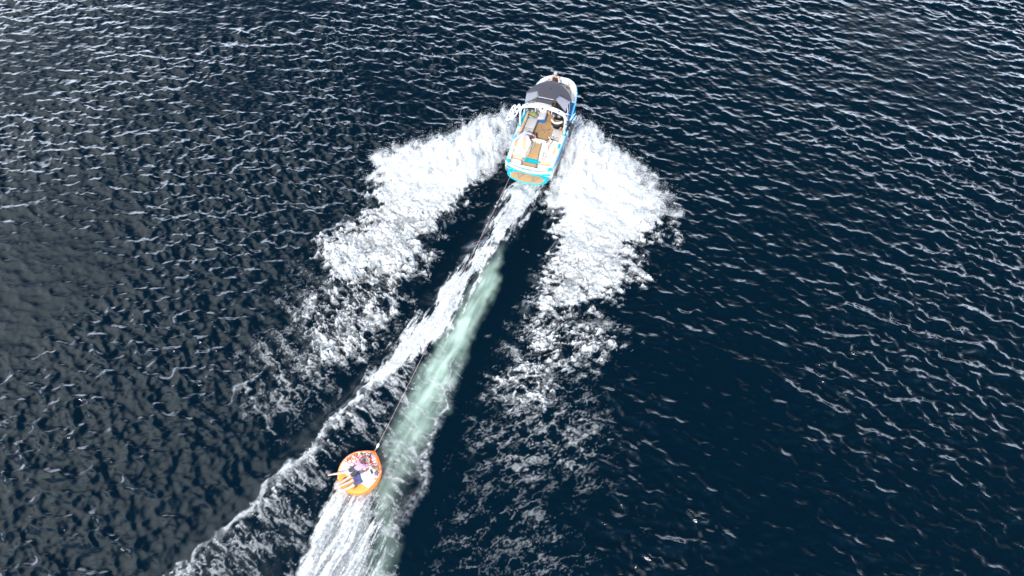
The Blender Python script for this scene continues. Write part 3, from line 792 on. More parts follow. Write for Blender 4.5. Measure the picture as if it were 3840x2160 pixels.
# hatch outlines in the sole
def seam(path, w=0.022, z=FL):
    bm = bmesh.new()
    for a, b in zip(path[:-1], path[1:]):
        a, b = Vector((a[0], a[1], z)), Vector((b[0], b[1], z)); t = (b - a).normalized(); n = Vector((-t.y, t.x, 0)) * w / 2
        v = [bm.verts.new(p + Vector((0, 0, 0.004))) for p in (a - n - t * w / 3, b - n + t * w / 3, b + n + t * w / 3, a + n - t * w / 3)]
        bm.faces.new(v)
    bmesh.ops.recalc_face_normals(bm, faces=bm.faces)
    for f in bm.faces:
        if f.normal.z < 0: f.normal_flip()
    return bm
link('hatch_seam', seam([(-.24, 3.30), (-.20, 3.72), (-.08, 3.83), (.22, 3.86), (.33, 3.76), (.31, 3.30), (.20, 3.17), (-.10, 3.16), (-.24, 3.30)]), M_SEAM, floor)
link('hatch_seam', seam([(-.33, 2.30), (-.30, 2.95), (-.16, 3.12), (.27, 3.13), (.33, 2.30)]), M_SEAM, floor)
for x, y in ((-.17, 3.66), (.26, 3.68), (.24, 3.24), (0.05, 2.98)):
    link('hatch_latch', box(x - .03, x + .03, y - .018, y + .018, FL + .002, FL + .014), M_STEEL, floor)

# port side: long bench with blue plinth, backrest and forward return
link('bench_base', prism([(-1.12, 2.05), (-.50, 2.05), (-.50, 3.60), (-.10, 3.62), (-.10, 4.15), (-1.1, 4.15)], FL, 0.62), M_BLUE, boat)
for y0, y1 in ((2.07, 2.78), (2.80, 3.55)):
    link('seat_cushion', prism([(-1.06, y0), (-.52, y0), (-.52, y1), (-1.06, y1)], 0.62, 0.76, 0.03), M_GREYV, boat, True)
link('seat_cushion', prism([(-1.06, 3.57), (-.52, 3.57), (-.14, 3.68), (-.14, 4.12), (-1.06, 4.12)], 0.62, 0.76, 0.03), M_GREYV, boat, True)
for y0, y1 in ((2.07, 2.95), (2.97, 3.9)):
    link('backrest', prism([(-1.19, y0), (-1.07, y0), (-1.07, y1), (-1.19, y1)], 0.72, 1.05, 0.03), M_TAN, boat, True)
link('bench_gap', box(-1.09, -1.06, 2.1, 3.5, 0.70, 0.765), M_BLACK, boat)
link('backrest', box(-1.0, -.14, 4.10, 4.24, 0.72, 1.12, 0.04), M_VINYL, boat, True)
link('seat_panel', box(-.95, .02, 4.25, 4.33, 0.45, 1.25, 0.02), M_TAN, boat)
# starboard bench
link('bench_base', box(0.57, 1.13, 2.05, 3.1, FL, 0.62), M_BLUE, boat)
for y0, y1 in ((2.07, 2.55), (2.57, 3.08)):
    link('seat_cushion', box(0.57, 1.06, y0, y1, 0.62, 0.76, 0.03), M_GREYV, boat, True)
link('backrest', box(1.07, 1.18, 2.07, 3.05, 0.72, 1.05, 0.03), M_TAN, boat, True)
# helm seat: black shell, tan and white bucket
hs = link('helm_seat', prism([(.38, 3.20), (.95, 3.20), (1.0, 3.72), (.34, 3.72)], 0.55, 0.80, 0.05), M_TAN, boat, True, 'tan and black bucket seat at the helm')
link('pedestal', box(.52, .80, 3.30, 3.6, FL, 0.56), M_BLACK, hs)
rr = []
for a in np.linspace(R(190), R(350), 15):
    c, s_ = math.cos(a), math.sin(a)
    rr.append([(.66 + .33 * c, 3.44 + .30 * s_, .70), (.66 + .35 * c, 3.44 + .33 * s_, 1.14), (.66 + .27 * c, 3.44 + .24 * s_, 1.16), (.66 + .25 * c, 3.44 + .21 * s_, .72)])
link('seat_back', rings(rr, True), M_BLACK, hs, True)
link('bolster', tube([(.66 + .31 * math.cos(a), 3.44 + .285 * math.sin(a), 1.16) for a in np.linspace(R(195), R(345), 13)], 0.055, 10), M_VINYL, hs, True)
link('seat_stripe', tube([(.66 + .25 * math.cos(a), 3.44 + .2 * math.sin(a), 0.98) for a in np.linspace(R(230), R(310), 7)], 0.03, 8), M_VINYL, hs, True)
# helm console with wheel, port console
cn = link('helm_console', prism([(.30, 3.98), (1.13, 3.98), (1.12, 4.75), (.22, 4.75)], FL, lambda x, y: 1.0 + (y - 4) * .28, 0.04), M_BLACK, boat)
bm = bmesh.new()
tube([(.68 + .17 * math.cos(a), 3.9 - .05 * math.sin(a), 1.0 + .17 * math.sin(a)) for a in np.linspace(0, 2 * math.pi, 20)], 0.016, 6, bm)
tube([(.68, 3.9, 1.0), (.68, 4.02, 0.98)], 0.03, 8, bm); tube([(.51, 3.9, 1.0), (.85, 3.9, 1.0)], 0.012, 6, bm)
link('steering_wheel', bm, M_RUBBER, cn)
link('port_console', prism([(-1.12, 4.33), (-.2, 4.33), (-.2, 4.8), (-1.1, 4.8)], FL, 1.15, 0.04), M_CREAM, boat)
# windscreen on both consoles
def screen(pts, h):
    rr = []
    for x, y in pts: rr.append([(x, y, hz(y) + .02), (x * .97, y - .28, hz(y) + h), (x * .97, y - .265, hz(y) + h), (x, y + .015, hz(y) + .02)])
    return rings(rr, True)
ws = link('windscreen', screen([(-1.22, 3.9), (-1.15, 4.7), (-.85, 5.05), (-.35, 5.15)], .42), M_GLASS, boat)
ws2 = link('windscreen', screen([(.35, 5.15), (.85, 5.05), (1.15, 4.7), (1.22, 3.9)], .42), M_GLASS, boat)
for w_, p in ((ws, [(-1.22, 3.9), (-1.15, 4.7), (-.85, 5.05), (-.35, 5.15)]), (ws2, [(.35, 5.15), (.85, 5.05), (1.15, 4.7), (1.22, 3.9)])):
    link('screen_frame', tube([(x * .97, y - .27, hz(y) + .43) for x, y in p], 0.014, 6), M_BLACK, w_)
# bow seating
for s in (-1, 1):
    P = [(s * 1.02, 4.95), (s * .98, 5.5), (s * .74, 6.02), (s * .42, 6.18), (s * .30, 5.8), (s * .50, 5.4), (s * .56, 4.95)]
    link('bow_cushion', prism(P if s > 0 else P[::-1], 0.57, 0.86, 0.04), M_VINYL, boat, True)
    P = [(s * 1.07, 4.95), (s * 1.03, 5.55), (s * .80, 6.08), (s * .72, 6.02), (s * .95, 5.5), (s * .98, 4.95)]
    link('bow_backrest', prism(P if s > 0 else P[::-1], 0.80, 1.16, 0.03), M_CREAM, boat, True)
link('bow_cushion', prism([(-.46, 5.95), (.46, 5.95), (.42, 6.24), (-.42, 6.24)], 0.58, 0.98, 0.04), M_VINYL, boat, True)
link('bow_step', box(-.25, .25, 5.0, 5.35, 0.575, 0.70, 0.02), M_TAN, boat)

# ---- stern: walkway, rear-facing lounges, sun pads, transom step
aft_liner = link('aft_liner', prism([(-1.24, .05), (1.24, .05), (1.27, 2.04), (-1.27, 2.04)], 0.30, 0.60), M_CREAM, boat)
walk = link('walkway', prism([(-.40, .78), (.28, .78), (.20, 1.35), (.17, 2.03), (-.17, 2.03), (-.20, 1.35)], 0.60, 0.70, 0.012), M_TEAK, boat)
link('walkway_trim', prism([(-.43, .755), (.30, .755), (.215, 1.35), (.185, 2.045), (-.195, 2.045), (-.225, 1.35)], 0.602, 0.68), M_TURQ, walk)
link('walkway_pad', box(-.15, .15, 1.86, 2.02, 0.702, 0.712), M_CREAM, walk)
link('walkway_ring', tube([(.03 + .04 * math.cos(a), 1.52 + .04 * math.sin(a), .708) for a in np.linspace(0, 2 * math.pi, 12)], 0.007, 5), M_STEEL, walk)
for s in (-1, 1):
    name = ('port' if s < 0 else 'starboard')
    O = lambda P: [(s * x, y) for x, y in P][::(1 if s > 0 else -1)]
    lounge = link('lounge_base', prism(O([(.40, .50), (1.16, .50), (1.20, 1.98), (.28, 1.98), (.30, 1.1)]), 0.60, 0.72), M_CREAM, boat)
    back = lambda x, y: 0.90 + 0.22 * (y - 1.0)
    link('lounge_back', prism(O([(.40, 1.02), (1.16, 1.02), (1.19, 1.95), (.62, 1.99), (.31, 1.62)]), 0.70, back, 0.035), M_VINYL, lounge, True)
    b2 = lambda x, y: 0.903 + 0.22 * (y - 1.0)
    link('back_inlay', prism(O([(.44, 1.06), (.70, 1.06), (.86, 1.92), (.72, 1.94)]), lambda x, y: b2(x, y) - .02, lambda x, y: b2(x, y) + .004), M_TAN, lounge)
    link('side_inlay', prism(O([(.99, 1.15), (1.12, 1.15), (1.14, 1.60), (1.02, 1.60)]), lambda x, y: b2(x, y) - .02, lambda x, y: b2(x, y) + .006), M_TAN, lounge)
    link('lounge_seat', prism(O([(.42, .66), (1.16, .66), (1.16, 1.0), (.38, 1.0)]), 0.70, 0.875, 0.03), M_VINYL, lounge, True)
    link('seat_front', prism(O([(.55, .50), (1.15, .50), (1.155, .645), (.50, .645)]), 0.60, lambda x, y: 0.76 + (y - .5) * .6, 0.012), M_TAN, lounge, True)
    link('seat_piping', tube([(s * .55, .485, .74), (s * 1.15, .485, .74)], 0.012, 6), M_SEAM, lounge)
    link('sun_pad', prism(O([(.50, .06), (1.13, .06), (1.13, .45), (.56, .45), (.47, .30)]), 0.60, 0.82, 0.035), M_VINYL, boat, True)
    for cx, cy, cz in ((.45, .60, .76), (1.17, .17, .84)):
        bm = bmesh.new()
        tube([(s * cx + .045 * math.cos(a), cy + .045 * math.sin(a), cz) for a in np.linspace(0, 2 * math.pi, 14)], 0.012, 6, bm)
        prism([(s * cx + .06 * math.cos(a), cy + .06 * math.sin(a)) for a in np.linspace(0, 2 * math.pi, 10)[:-1]], .60, cz - .006, 0, 1, bm)
        ch = link('cup_holder', bm, M_TURQ, boat)
        link('cup_ring', tube([(s * cx + .045 * math.cos(a), cy + .045 * math.sin(a), cz + .008) for a in np.linspace(0, 2 * math.pi, 14)], 0.010, 6), M_STEEL, ch)
link('seat_bridge', prism([(-.62, 1.99), (.62, 1.99), (.62, 2.16), (-.62, 2.16)], 0.60, 0.78, 0.03), M_VINYL, boat, True)
st = link('transom_step', prism([(-.46, .06), (.38, .06), (.31, .44), (-.40, .44)], 0.60, 0.72, 0.012), M_TEAK, boat)
link('step_seam', tube([(-.46, .045, .722), (.38, .045, .722), (.32, .45, .722)], 0.010, 5), M_SEAM, st)
link('transom_riser', prism([(-.46, .46), (.37, .46), (.33, .72), (-.45, .72)], 0.60, lambda x, y: .63 + (y - .46) * .2, 0.01), M_TURQ, boat)
for dx in (-.03, .05):
    link('step_latch', box(dx - .02, dx + .02, .0, .04, .70, .735), M_BLACK, boat)
# transom lip: white bar bowing out aft
P = [(-1.29, .02, .96), (-1.15, -.06, .90), (-.7, -.16, .84), (0, -.22, .82), (.7, -.16, .84), (1.15, -.06, .90), (1.29, .02, .96)]
rr = []
for p in catmull(P, 6):
    rr.append([p + Vector((0, -.035, -.10)), p + Vector((0, -.045, 0)), p + Vector((0, 0, .03)), p + Vector((0, .06, .02)), p + Vector((0, .07, -.10))])
link('transom_lip', rings(rr, True), M_WHITE, boat, True)
ed = [(x, -.20 + .20 * (x / 1.26) ** 2) for x in np.linspace(-1.25, 1.25, 15)]
link('transom_deck', prism(ed + [(1.25, .07), (-1.25, .07)], 0.55, 0.68), M_TURQ, boat)
for s in (-1, 1):
    link('stern_light', box(s * 1.14 - .03, s * 1.14 + .03, -.10, -.06, .86, .93), M_BLACK, boat)
# swim platform
def plat(scale, w=1.17, d=.63):
    return [(w * scale * math.sin(a), 0.0 - (d * scale if scale < 1 else d) * max(0, math.cos(a)) ** .62 - .02) for a in np.linspace(-R(90), R(90), 33)]
pf = link('swim_platform', prism(plat(1.0) + [(1.12, .06), (-1.12, .06)], 0.27, 0.36, 0.015), M_TURQ, boat, False)
tk = [(x, y - .06) for x, y in plat(0.86)]
link('platform_mat', prism(tk, 0.355, 0.370), M_TEAK, pf)
for L in ([(-.55, -.10), (-.42, -.46), (-.20, -.12)], [(.66, -.12), (.42, -.48), (.38, -.12)], [(.30, -.12), (.33, -.52)]):
    link('mat_seam', seam(L, 0.026, 0.369), M_SEAM, pf)
for s in (-1, 1):
    link('platform_corner', prism([(s * 1.10, .03), (s * 1.14, -.13), (s * .88, -.24), (s * .72, .0)][::(1 if s < 0 else -1)], 0.36, 0.42, 0.02), M_TURQ, pf)

# ---- tower
tw = link('tower_beam', rings([[(p[0], p[1] - .13, p[2] - .05), (p[0], p[1] - .15, p[2] + .02), (p[0], p[1] - .05, p[2] + .06), (p[0], p[1] + .10, p[2] + .05), (p[0], p[1] + .13, p[2] - .02), (p[0], p[1] + .05, p[2] - .07)]
      for p in [(-1.20, 2.92, 2.18), (-1.05, 2.95, 2.27), (-.7, 3.02, 2.33), (-.3, 3.06, 2.36), (0, 3.07, 2.365), (.3, 3.06, 2.36), (.7, 3.02, 2.33), (1.05, 2.95, 2.27), (1.20, 2.92, 2.18)]], True), M_WHITE, boat, True)
link('tow_bracket', prism([(-.30, 2.96), (-.12, 2.72), (.06, 2.72), (.22, 2.96)], 2.24, 2.42, 0.03), M_WHITE, tw, True)
link('tow_pin', ball((-.03, 2.84, 2.42), .065, .065, .03), M_BLACK, tw)
for x, w in ((-.92, .05), (-.74, .022), (-.45, .09), (.38, .09), (.66, .022), (.86, .05)):
    yc = 3.02 - .07 * abs(x) ** 2
    link('beam_slot', box(x - w, x + w, yc - .035, yc + .02, 2.37 - .05 * x * x, 2.415 - .055 * x * x), M_BLACK, tw)
for s in (-1, 1):
    leg = link('tower_leg', tube(catmull([(s * 1.20, 2.88, 2.20), (s * 1.27, 2.80, 2.02), (s * 1.28, 2.70, 1.5), (s * 1.26, 2.62, 1.04)], 5), [.085] * 5 + [.075] * 5 + [.07] * 5 + [.08], 10, flat=.7), M_WHITE, boat, True)
    link('leg_foot', box(s * 1.26 - .09, s * 1.26 + .09, 2.48, 2.80, 1.02, 1.07, .02), M_TURQ, leg)
    link('tower_strut', tube([(s * 1.20, 3.02, 2.2), (s * 1.27, 3.55, 1.6), (s * 1.26, 3.95, 1.12)], .035, 8), M_WHITE, boat, True)
    for k, x in enumerate((.60, .90)):
        pod = link('speaker_pod', tube([(s * x, 2.84, 2.08), (s * x, 2.88, 2.08), (s * x, 3.1, 2.09), (s * x, 3.2, 2.09)], [.115, .13, .12, .06], 16), M_BLACK, boat, True)
        link('speaker_cone', tube([(s * x, 2.85, 2.08), (s * x, 2.832, 2.08)], [.10, .098], 16), M_CONE, pod)
        link('speaker_ring', tube([(s * x + .075 * math.cos(a), 2.832, 2.08 + .075 * math.sin(a)) for a in np.linspace(0, 2 * math.pi, 16)], 0.012, 5), M_STEEL, pod)
        link('speaker_dome', ball((s * x, 2.83, 2.08), .035, .02, .035), M_STEEL, pod)
    link('speaker_mount', tube([(s * .46, 2.98, 2.30), (s * .46, 2.92, 2.02)], .025, 8), M_WHITE, boat)

# ---- canopy over the helm
def can_z(x, y):
    return 2.46 - 0.20 * (abs(x) / 1.2) ** 2.2 - 0.05 * ((y - 4.15) / .8) ** 2 + 0.012 * math.sin(x * 7 + y * 3) + 0.008 * math.sin(y * 11)
FRONT = [(-1.24, 3.98), (-1.08, 4.30), (-.72, 4.62), (-.32, 4.90), (.0, 4.97), (.34, 4.93), (.70, 4.66), (1.08, 4.36), (1.24, 4.10)]
REAR = [(-1.235, 3.90), (-1.05, 3.93), (-.66, 3.99), (-.47, 3.62), (.0, 3.60), (.45, 3.62), (.66, 3.99), (1.02, 3.93), (1.235, 3.90)]
def panel(fr, re_, th=0.012, nx=5, ny=8, drop=0.0):
    F_ = catmull([(a, b, 0) for a, b in fr], nx); B_ = catmull([(a, b, 0) for a, b in re_], nx)
    top = []
    for f_, b_ in zip(F_, B_):
        top.append([Vector((*(b_ + (f_ - b_) * t).xy, 0)) for t in np.linspace(0, 1, ny)])
    bm = bmesh.new()
    up = [[bm.verts.new((p.x, p.y, can_z(p.x, p.y) - drop)) for p in r] for r in top]
    dn = [[bm.verts.new((p.x, p.y, can_z(p.x, p.y) - drop - th)) for p in r] for r in top]
    n, m = len(up), len(up[0])
    for i in range(n - 1):
        for j in range(m - 1):
            bm.faces.new((up[i][j], up[i + 1][j], up[i + 1][j + 1], up[i][j + 1])); bm.faces.new((dn[i][j], dn[i][j + 1], dn[i + 1][j + 1], dn[i + 1][j]))
    for i in range(n - 1):
        for j in (0, m - 1): bm.faces.new((up[i][j], up[i + 1][j], dn[i + 1][j], dn[i][j]))
    for j in range(m - 1):
        for i in (0, n - 1): bm.faces.new((up[i][j], up[i][j + 1], dn[i][j + 1], dn[i][j]))
    bmesh.ops.recalc_face_normals(bm, faces=bm.faces)
    return bm
cv = link('canopy', panel(FRONT, REAR), M_DARK, boat, True, 'dark grey canvas canopy')
for s in (-1, 1):
    # paler corner panels sagging down to the tower
    P = [(s * 1.235, 3.92), (s * .62, 4.02), (s * .46, 3.62), (s * 1.14, 3.22)]
    bm = bmesh.new()
    g = [[None] * 7 for _ in range(7)]
    for i in range(7):
        for j in range(7):
            u, v = i / 6, j / 6
            x = (P[0][0] * (1 - u) + P[1][0] * u) * (1 - v) + (P[3][0] * (1 - u) + P[2][0] * u) * v
            y = (P[0][1] * (1 - u) + P[1][1] * u) * (1 - v) + (P[3][1] * (1 - u) + P[2][1] * u) * v
            g[i][j] = (x, y, can_z(x, y) + 0.012 - 0.10 * v * v * (1 - u))
    rows = [[bm.verts.new(p) for p in r] for r in g]; low = [[bm.verts.new((p[0], p[1], p[2] - .01)) for p in r] for r in g]
    for i in range(6):
        for j in range(6):
            bm.faces.new((rows[i][j], rows[i + 1][j], rows[i + 1][j + 1], rows[i][j + 1])); bm.faces.new((low[i][j], low[i][j + 1], low[i + 1][j + 1], low[i + 1][j]))
    for k in range(6):
        for (A, B) in (((k, 0), (k + 1, 0)), ((k, 6), (k + 1, 6)), ((0, k), (0, k + 1)), ((6, k), (6, k + 1))):
            bm.faces.new((rows[A[0]][A[1]], rows[B[0]][B[1]], low[B[0]][B[1]], low[A[0]][A[1]]))
    bmesh.ops.recalc_face_normals(bm, faces=bm.faces)
    link('corner_panel', bm, M_GREYC, cv, True, 'paler grey corner of the canopy')
    link('panel_hem', tube([(x, y, z + .01) for x, y, z in [r[0] for r in g]], .012, 5), M_BLACK, cv)
    link('panel_hem', tube([(x, y, z + .006) for x, y, z in [r[6] for r in g]], .018, 5), M_BLACK, cv)
link('rear_flap', panel([(-.52, 3.57), (-.1, 3.60), (.36, 3.62)], [(-.58, 3.24), (-.1, 3.30), (.34, 3.28)], .012, 6, 5, 0.03), M_DARK, cv, True)
link('canopy_bow', tube([(x, 3.60, can_z(x, 3.6) + .008) for x in np.linspace(-.47, .37, 12)], .011, 6), M_WHITE, cv)
link('canopy_bow', tube([(x, 3.26, can_z(x, 3.26) - .02) for x in np.linspace(-.6, .37, 12)], .013, 6), M_WHITE, cv)
for s in (-1, 1):
    link('canopy_pole', tube([(s * 1.18, 3.62, 2.22), (s * 1.25, 3.25, 1.3), (s * 1.26, 3.12, 1.06)], .018, 6), M_WHITE, cv)
    link('canopy_pole', tube([(s * 1.16, 4.2, 2.24), (s * 1.24, 3.6, 1.5), (s * 1.26, 3.3, 1.06)], .016, 6), M_STEEL, cv)
link('canopy_vent', box(-.03, .03, 4.30, 4.34, can_z(0, 4.32) + .002, can_z(0, 4.32) + .02), M_BLACK, cv)
# board racks on the tower legs
for s in (-1, 1):
    rk = link('board_rack', tube([(s * 1.27, 2.72, 1.72), (s * 1.42, 2.72, 1.76), (s * 1.72, 2.70, 1.80)], .03, 8), M_BLACK, boat, True)
    for x in (1.42, 1.60, 1.76):
        link('rack_fork', tube([(s * x, 2.70, 1.70), (s * x, 2.70, 1.98)], .018, 6), M_BLACK, rk)
    link('rack_arm', tube([(s * 1.27, 2.95, 1.70), (s * 1.45, 2.98, 1.74), (s * 1.72, 3.0, 1.80)], .024, 6), M_WHITE if s < 0 else M_BLACK, rk, True)
# mirror
link('mirror', ball((0.0, 4.98, 1.72), .14, .03, .05), M_BLACK, boat)

# ---------------------------------------------------------------- things carried on the boat
B_MAT = Matrix.LocRotScale(Vector(boat.location), boat.rotation_euler, None)
B_ROT = boat.rotation_euler.copy()
def on_boat(name, label, cat, p, rot=None, group=None):
    e = B_ROT.to_matrix() @ rot.to_3x3() if rot is not None else B_ROT.to_matrix()
    return thing(name, label, cat, B_MAT @ Vector(p), e.to_euler(), group)

def board_mesh(L, W, T=0.03, rocker=0.07, square=0.35):
    rr = []
    for t in np.linspace(-1, 1, 23):
        w = W / 2 * max(0.02, (1 - abs(t) ** 3.2)) ** square * (1 - .08 * t)
        z = rocker * abs(t) ** 2.6
        rr.append([(w * math.cos(a), t * L / 2, z + T / 2 * math.sin(a)) for a in np.linspace(0, 2 * math.pi, 13)[:-1]])
    return rings(rr, True)
M_BOARD = simple('board_white', (0.70, 0.71, 0.73), 0.3, coat=0.3, noise=0.04)
M_BOARDG = simple('board_underside', (0.42, 0.43, 0.46), 0.4)
M_SKI = simple('ski_pale_blue', (0.22, 0.42, 0.52), 0.25, coat=0.5)
M_OLIVE = simple('olive_fabric', (0.17, 0.18, 0.055), 0.85, noise=0.25, scale=9, bump=0.6)

wb = on_boat('wakeboard', 'white board with dark fin held outermost in the port rack beside the white spray', 'wakeboard', (-1.74, 2.62, 1.80), Matrix.Rotation(R(-8), 3, 'X') @ Matrix.Rotation(R(-18), 3, 'Y'), 'boards in the port rack')
link('deck', board_mesh(1.36, 0.40), M_BOARD, wb, True)
for y in (.42, -.42): link('fin', prism([(-.012, y - .07), (.012, y - .07), (.012, y + .07), (-.012, y + .07)], .02, .11, .004), M_BLACK, wb)
for y in (.2, -.18): link('binding', rings([[(x, y + .07 * math.cos(a), -.02 - .05 * (1 - abs(x) / .12)) for a in np.linspace(0, 2 * math.pi, 9)[:-1]] for x in (-.11, -.05, .05, .11)], True), M_BLACK, wb, True)
wb2 = on_boat('wakeboard', 'white board held inside the port rack nearest the tower leg', 'wakeboard', (-1.50, 2.72, 1.86), Matrix.Rotation(R(-8), 3, 'X') @ Matrix.Rotation(R(-40), 3, 'Y'), 'boards in the port rack')
link('deck', board_mesh(1.30, 0.38), M_BOARD, wb2, True)
for y in (.2, -.2): link('binding', rings([[(x, y + .07 * math.cos(a), .03 + .05 * (1 - abs(x) / .12)) for a in np.linspace(0, 2 * math.pi, 9)[:-1]] for x in (-.11, -.05, .05, .11)], True), M_BLACK, wb2, True)
for k, (x, y, z, ry, lab) in enumerate(((1.46, 2.75, 1.86, 50, 'slim pale blue water ski in the starboard rack, the one nearest the tower leg'), (1.62, 2.62, 1.80, 40, 'slim pale blue water ski in the starboard rack, outermost over the water'))):
    sk = on_boat('water_ski', lab, 'water ski', (x, y, z), Matrix.Rotation(R(-6), 3, 'X') @ Matrix.Rotation(R(-8 + 4 * k), 3, 'Z') @ Matrix.Rotation(R(ry), 3, 'Y'), 'skis in the starboard rack')
    link('blade', board_mesh(1.62, 0.10, 0.025, 0.10, .22), M_SKI, sk, True)
    link('binding', rings([[(.075 * math.cos(a) * q, .05 * k + y_, .02 + .09 * max(0, math.sin(a)) * q) for a in np.linspace(0, 2 * math.pi, 11)[:-1]] for y_, q in ((-.22, .5), (-.14, 1), (.02, 1), (.12, .75), (.18, .3))], True), M_BLACK, sk, True)
    link('fin', prism([(-.006, -.74), (.006, -.74), (.006, -.62), (-.006, -.62)], -.10, -.01), M_BLACK, sk)
    link('stripe', box(-.012, .012, .25, .62, .014, .03), M_BOARD, sk)
kb = on_boat('wakeboard', 'black board with thick bindings strapped low in the starboard rack', 'wakeboard', (1.60, 2.46, 1.72), Matrix.Rotation(R(-14), 3, 'X') @ Matrix.Rotation(R(30), 3, 'Y'))
link('deck', board_mesh(0.95, 0.36), M_RUBBER, kb, True)
for y in (.18, -.2): link('binding', rings([[(.11 * math.cos(a) * q, y + y_, .02 + .14 * max(0, math.sin(a)) * q) for a in np.linspace(0, 2 * math.pi, 11)[:-1]] for y_, q in ((-.10, .5), (-.05, 1), (.05, 1), (.10, .6))], True), M_BLACK, kb, True)

bag = on_boat('duffel_bag', 'crumpled olive green bag with black straps lying on the port seat', 'bag', (-.86, 3.72, 0.77))
bm = bmesh.new(); rngb = random.Random(4)
ball((0, 0, .12), .27, .20, .13, None, bm, 18)
for v in bm.verts:
    n = v.co.normalized(); v.co += n * (.035 * math.sin(v.co.x * 23 + 1) * math.sin(v.co.y * 19) + rngb.uniform(-.008, .008))
    if v.co.z < .01: v.co.z = .005
link('body', bm, M_OLIVE, bag, True)
link('strap', tube(catmull([(-.25, -.06, .08), (-.12, -.19, .20), (.08, -.23, .12), (.24, -.18, .03), (.33, -.05, .05), (.28, .10, .06)], 6), .018, 6), M_BLACK, bag, True)
link('strap', tube(catmull([(-.27, .05, .08), (-.30, -.10, .03), (-.24, -.24, .01), (-.10, -.27, .01)], 6), .022, 6), M_BLACK, bag, True)
link('flap', prism([(-.10, -.05), (.14, -.10), (.22, .16), (.0, .22)], .225, .262, .015), M_OLIVE, bag, True)

roll = on_boat('foam_roll', 'short black curved foam roll on the seat bridge behind the child', 'foam roll', (.68, 1.98, 0.96))
link('roll', tube(catmull([(-.20, .08, -.12), (-.12, .14, -.02), (.04, .15, 0), (.16, .08, 0), (.21, -.06, -.02)], 6), .034, 8), M_BLACK, roll, True)
link('end_cap', ball((.21, -.07, -.02), .036, .012, .036), M_RUBBER, roll)

# ---------------------------------------------------------------- towed tube
TUBE_LOC, TUBE_YAW = Vector((-6.42, 8.99, 0.03)), R(-32)
TUBE_ROT = (R(3.0), 0, TUBE_YAW)
def fabric(name, col, rough=0.45):
    return simple(name, col, rough, noise=0.08, scale=6, bump=0.15)
M_ORANGE = fabric('tube_orange', (0.80, 0.155, 0.012)); M_YELLOW = fabric('tube_yellow', (0.76, 0.36, 0.07)); M_TWHITE = fabric('tube_white', (0.72, 0.68, 0.66))
M_LETTER = fabric('tube_black_print', (0.03, 0.022, 0.025)); M_STRAP = fabric('tube_strap', (0.17, 0.045, 0.02)); M_PEACH = fabric('tube_peach', (0.75, 0.36, 0.17))
def pattern_mat():
    m, n, l, b = new_mat('tube_red_print')
    tc = n.new('ShaderNodeTexCoord'); v = n.new('ShaderNodeTexVoronoi'); v.feature = 'DISTANCE_TO_EDGE'; v.inputs['Scale'].default_value = 6.0
    l.new(tc.outputs['Object'], v.inputs['Vector'])
    c = n.new('ShaderNodeValToRGB'); c.color_ramp.interpolation = 'CONSTANT'
    c.color_ramp.elements[0].color = (0.42, 0.05, 0.05, 1); c.color_ramp.elements[1].position = 0.075; c.color_ramp.elements[1].color = (0.72, 0.52, 0.45, 1)
    e = c.color_ramp.elements.new(0.16); e.color = (0.70, 0.64, 0.60, 1)
    l.new(v.outputs['Distance'], c.inputs['Fac']); l.new(c.outputs[0], b.inputs['Base Color']); b.inputs['Roughness'].default_value = 0.5
    return m
M_PRINT = pattern_mat()
tb = thing('towable_tube', 'round orange inflatable deck tube with two riders lying on it', 'tube', TUBE_LOC, TUBE_ROT)
TR = 0.93
def trad(a):                       # plan radius, pointed at the nose (a measured from +Y)
    d = abs((a + math.pi) % (2 * math.pi) - math.pi)
    return TR * (1 + 0.15 * max(0, 1 - d / 0.62) ** 1.6)
def ttop(r, f):                    # top surface
    q = math.hypot(r, f) / TR
    return 0.385 - 0.03 * max(0, 1 - q * q) - 0.10 * max(0, q - .86) ** 1.5 * 4
prof = [(0.05, .02), (.60, .01), (.86, .03), (.96, .09), (1.0, .19), (.985, .28), (.94, .345), (.88, .372), (.86, .36), (.5, .34), (.05, .335)]
rr = []
AN = [2 * math.pi * k / 64 for k in range(64)]
for q, z in prof: rr.append([(trad(a) * q * math.sin(a), trad(a) * q * math.cos(a), z) for a in AN])
rim = link('outer_cover', rings(rr, True), M_ORANGE, tb, True)
def edge_f(r, q, s):               # where the plan outline scaled by q crosses this r, ahead (s=1) or behind
    lo, hi = 0.0, 1.3 * TR
    for _ in range(30):
        m = (lo + hi) / 2
        if math.hypot(r, m) < q * trad(math.atan2(r, s * m)): lo = m
        else: hi = m
    return s * lo
def tpanel(name, f_lo, f_hi, mat, lift=0.004, q=0.90):
    """patch of the top skin between two lines across the tube"""
    bm = bmesh.new(); rows = []
    for r in np.linspace(-q * TR * .995, q * TR * .995, 56):
        a, b = max(f_lo(r), edge_f(r, q, -1)), min(f_hi(r), edge_f(r, q, 1))
        if b - a < .002: b = a + .002
        rows.append([bm.verts.new((r, f, ttop(r, f) + lift)) for f in np.linspace(a, b, 18)])
    for p, n_ in zip(rows[:-1], rows[1:]):
        for j in range(17): bm.faces.new((p[j], n_[j], n_[j + 1], p[j + 1]))
    return link(name, bm, mat, tb, True)
front = lambda r: 0.02 + 0.10 * (r + .9) - .12 * max(0, r)
rear = lambda r: -0.36 + .04 * r
tpanel('front_panel', front, lambda r: 9, M_PRINT)
tpanel('middle_panel', lambda r: rear(r) + .001, lambda r: front(r) - .001, M_TWHITE)
tpanel('rear_panel', lambda r: -9, rear, M_YELLOW, .004, .95)
link('seam', tube([(trad(a) * .90 * math.sin(a), trad(a) * .90 * math.cos(a), ttop(trad(a) * .9 * math.sin(a), trad(a) * .9 * math.cos(a)) + .004) for a in np.linspace(-R(95), R(95), 40)], .012, 6), M_PEACH, tb, True)
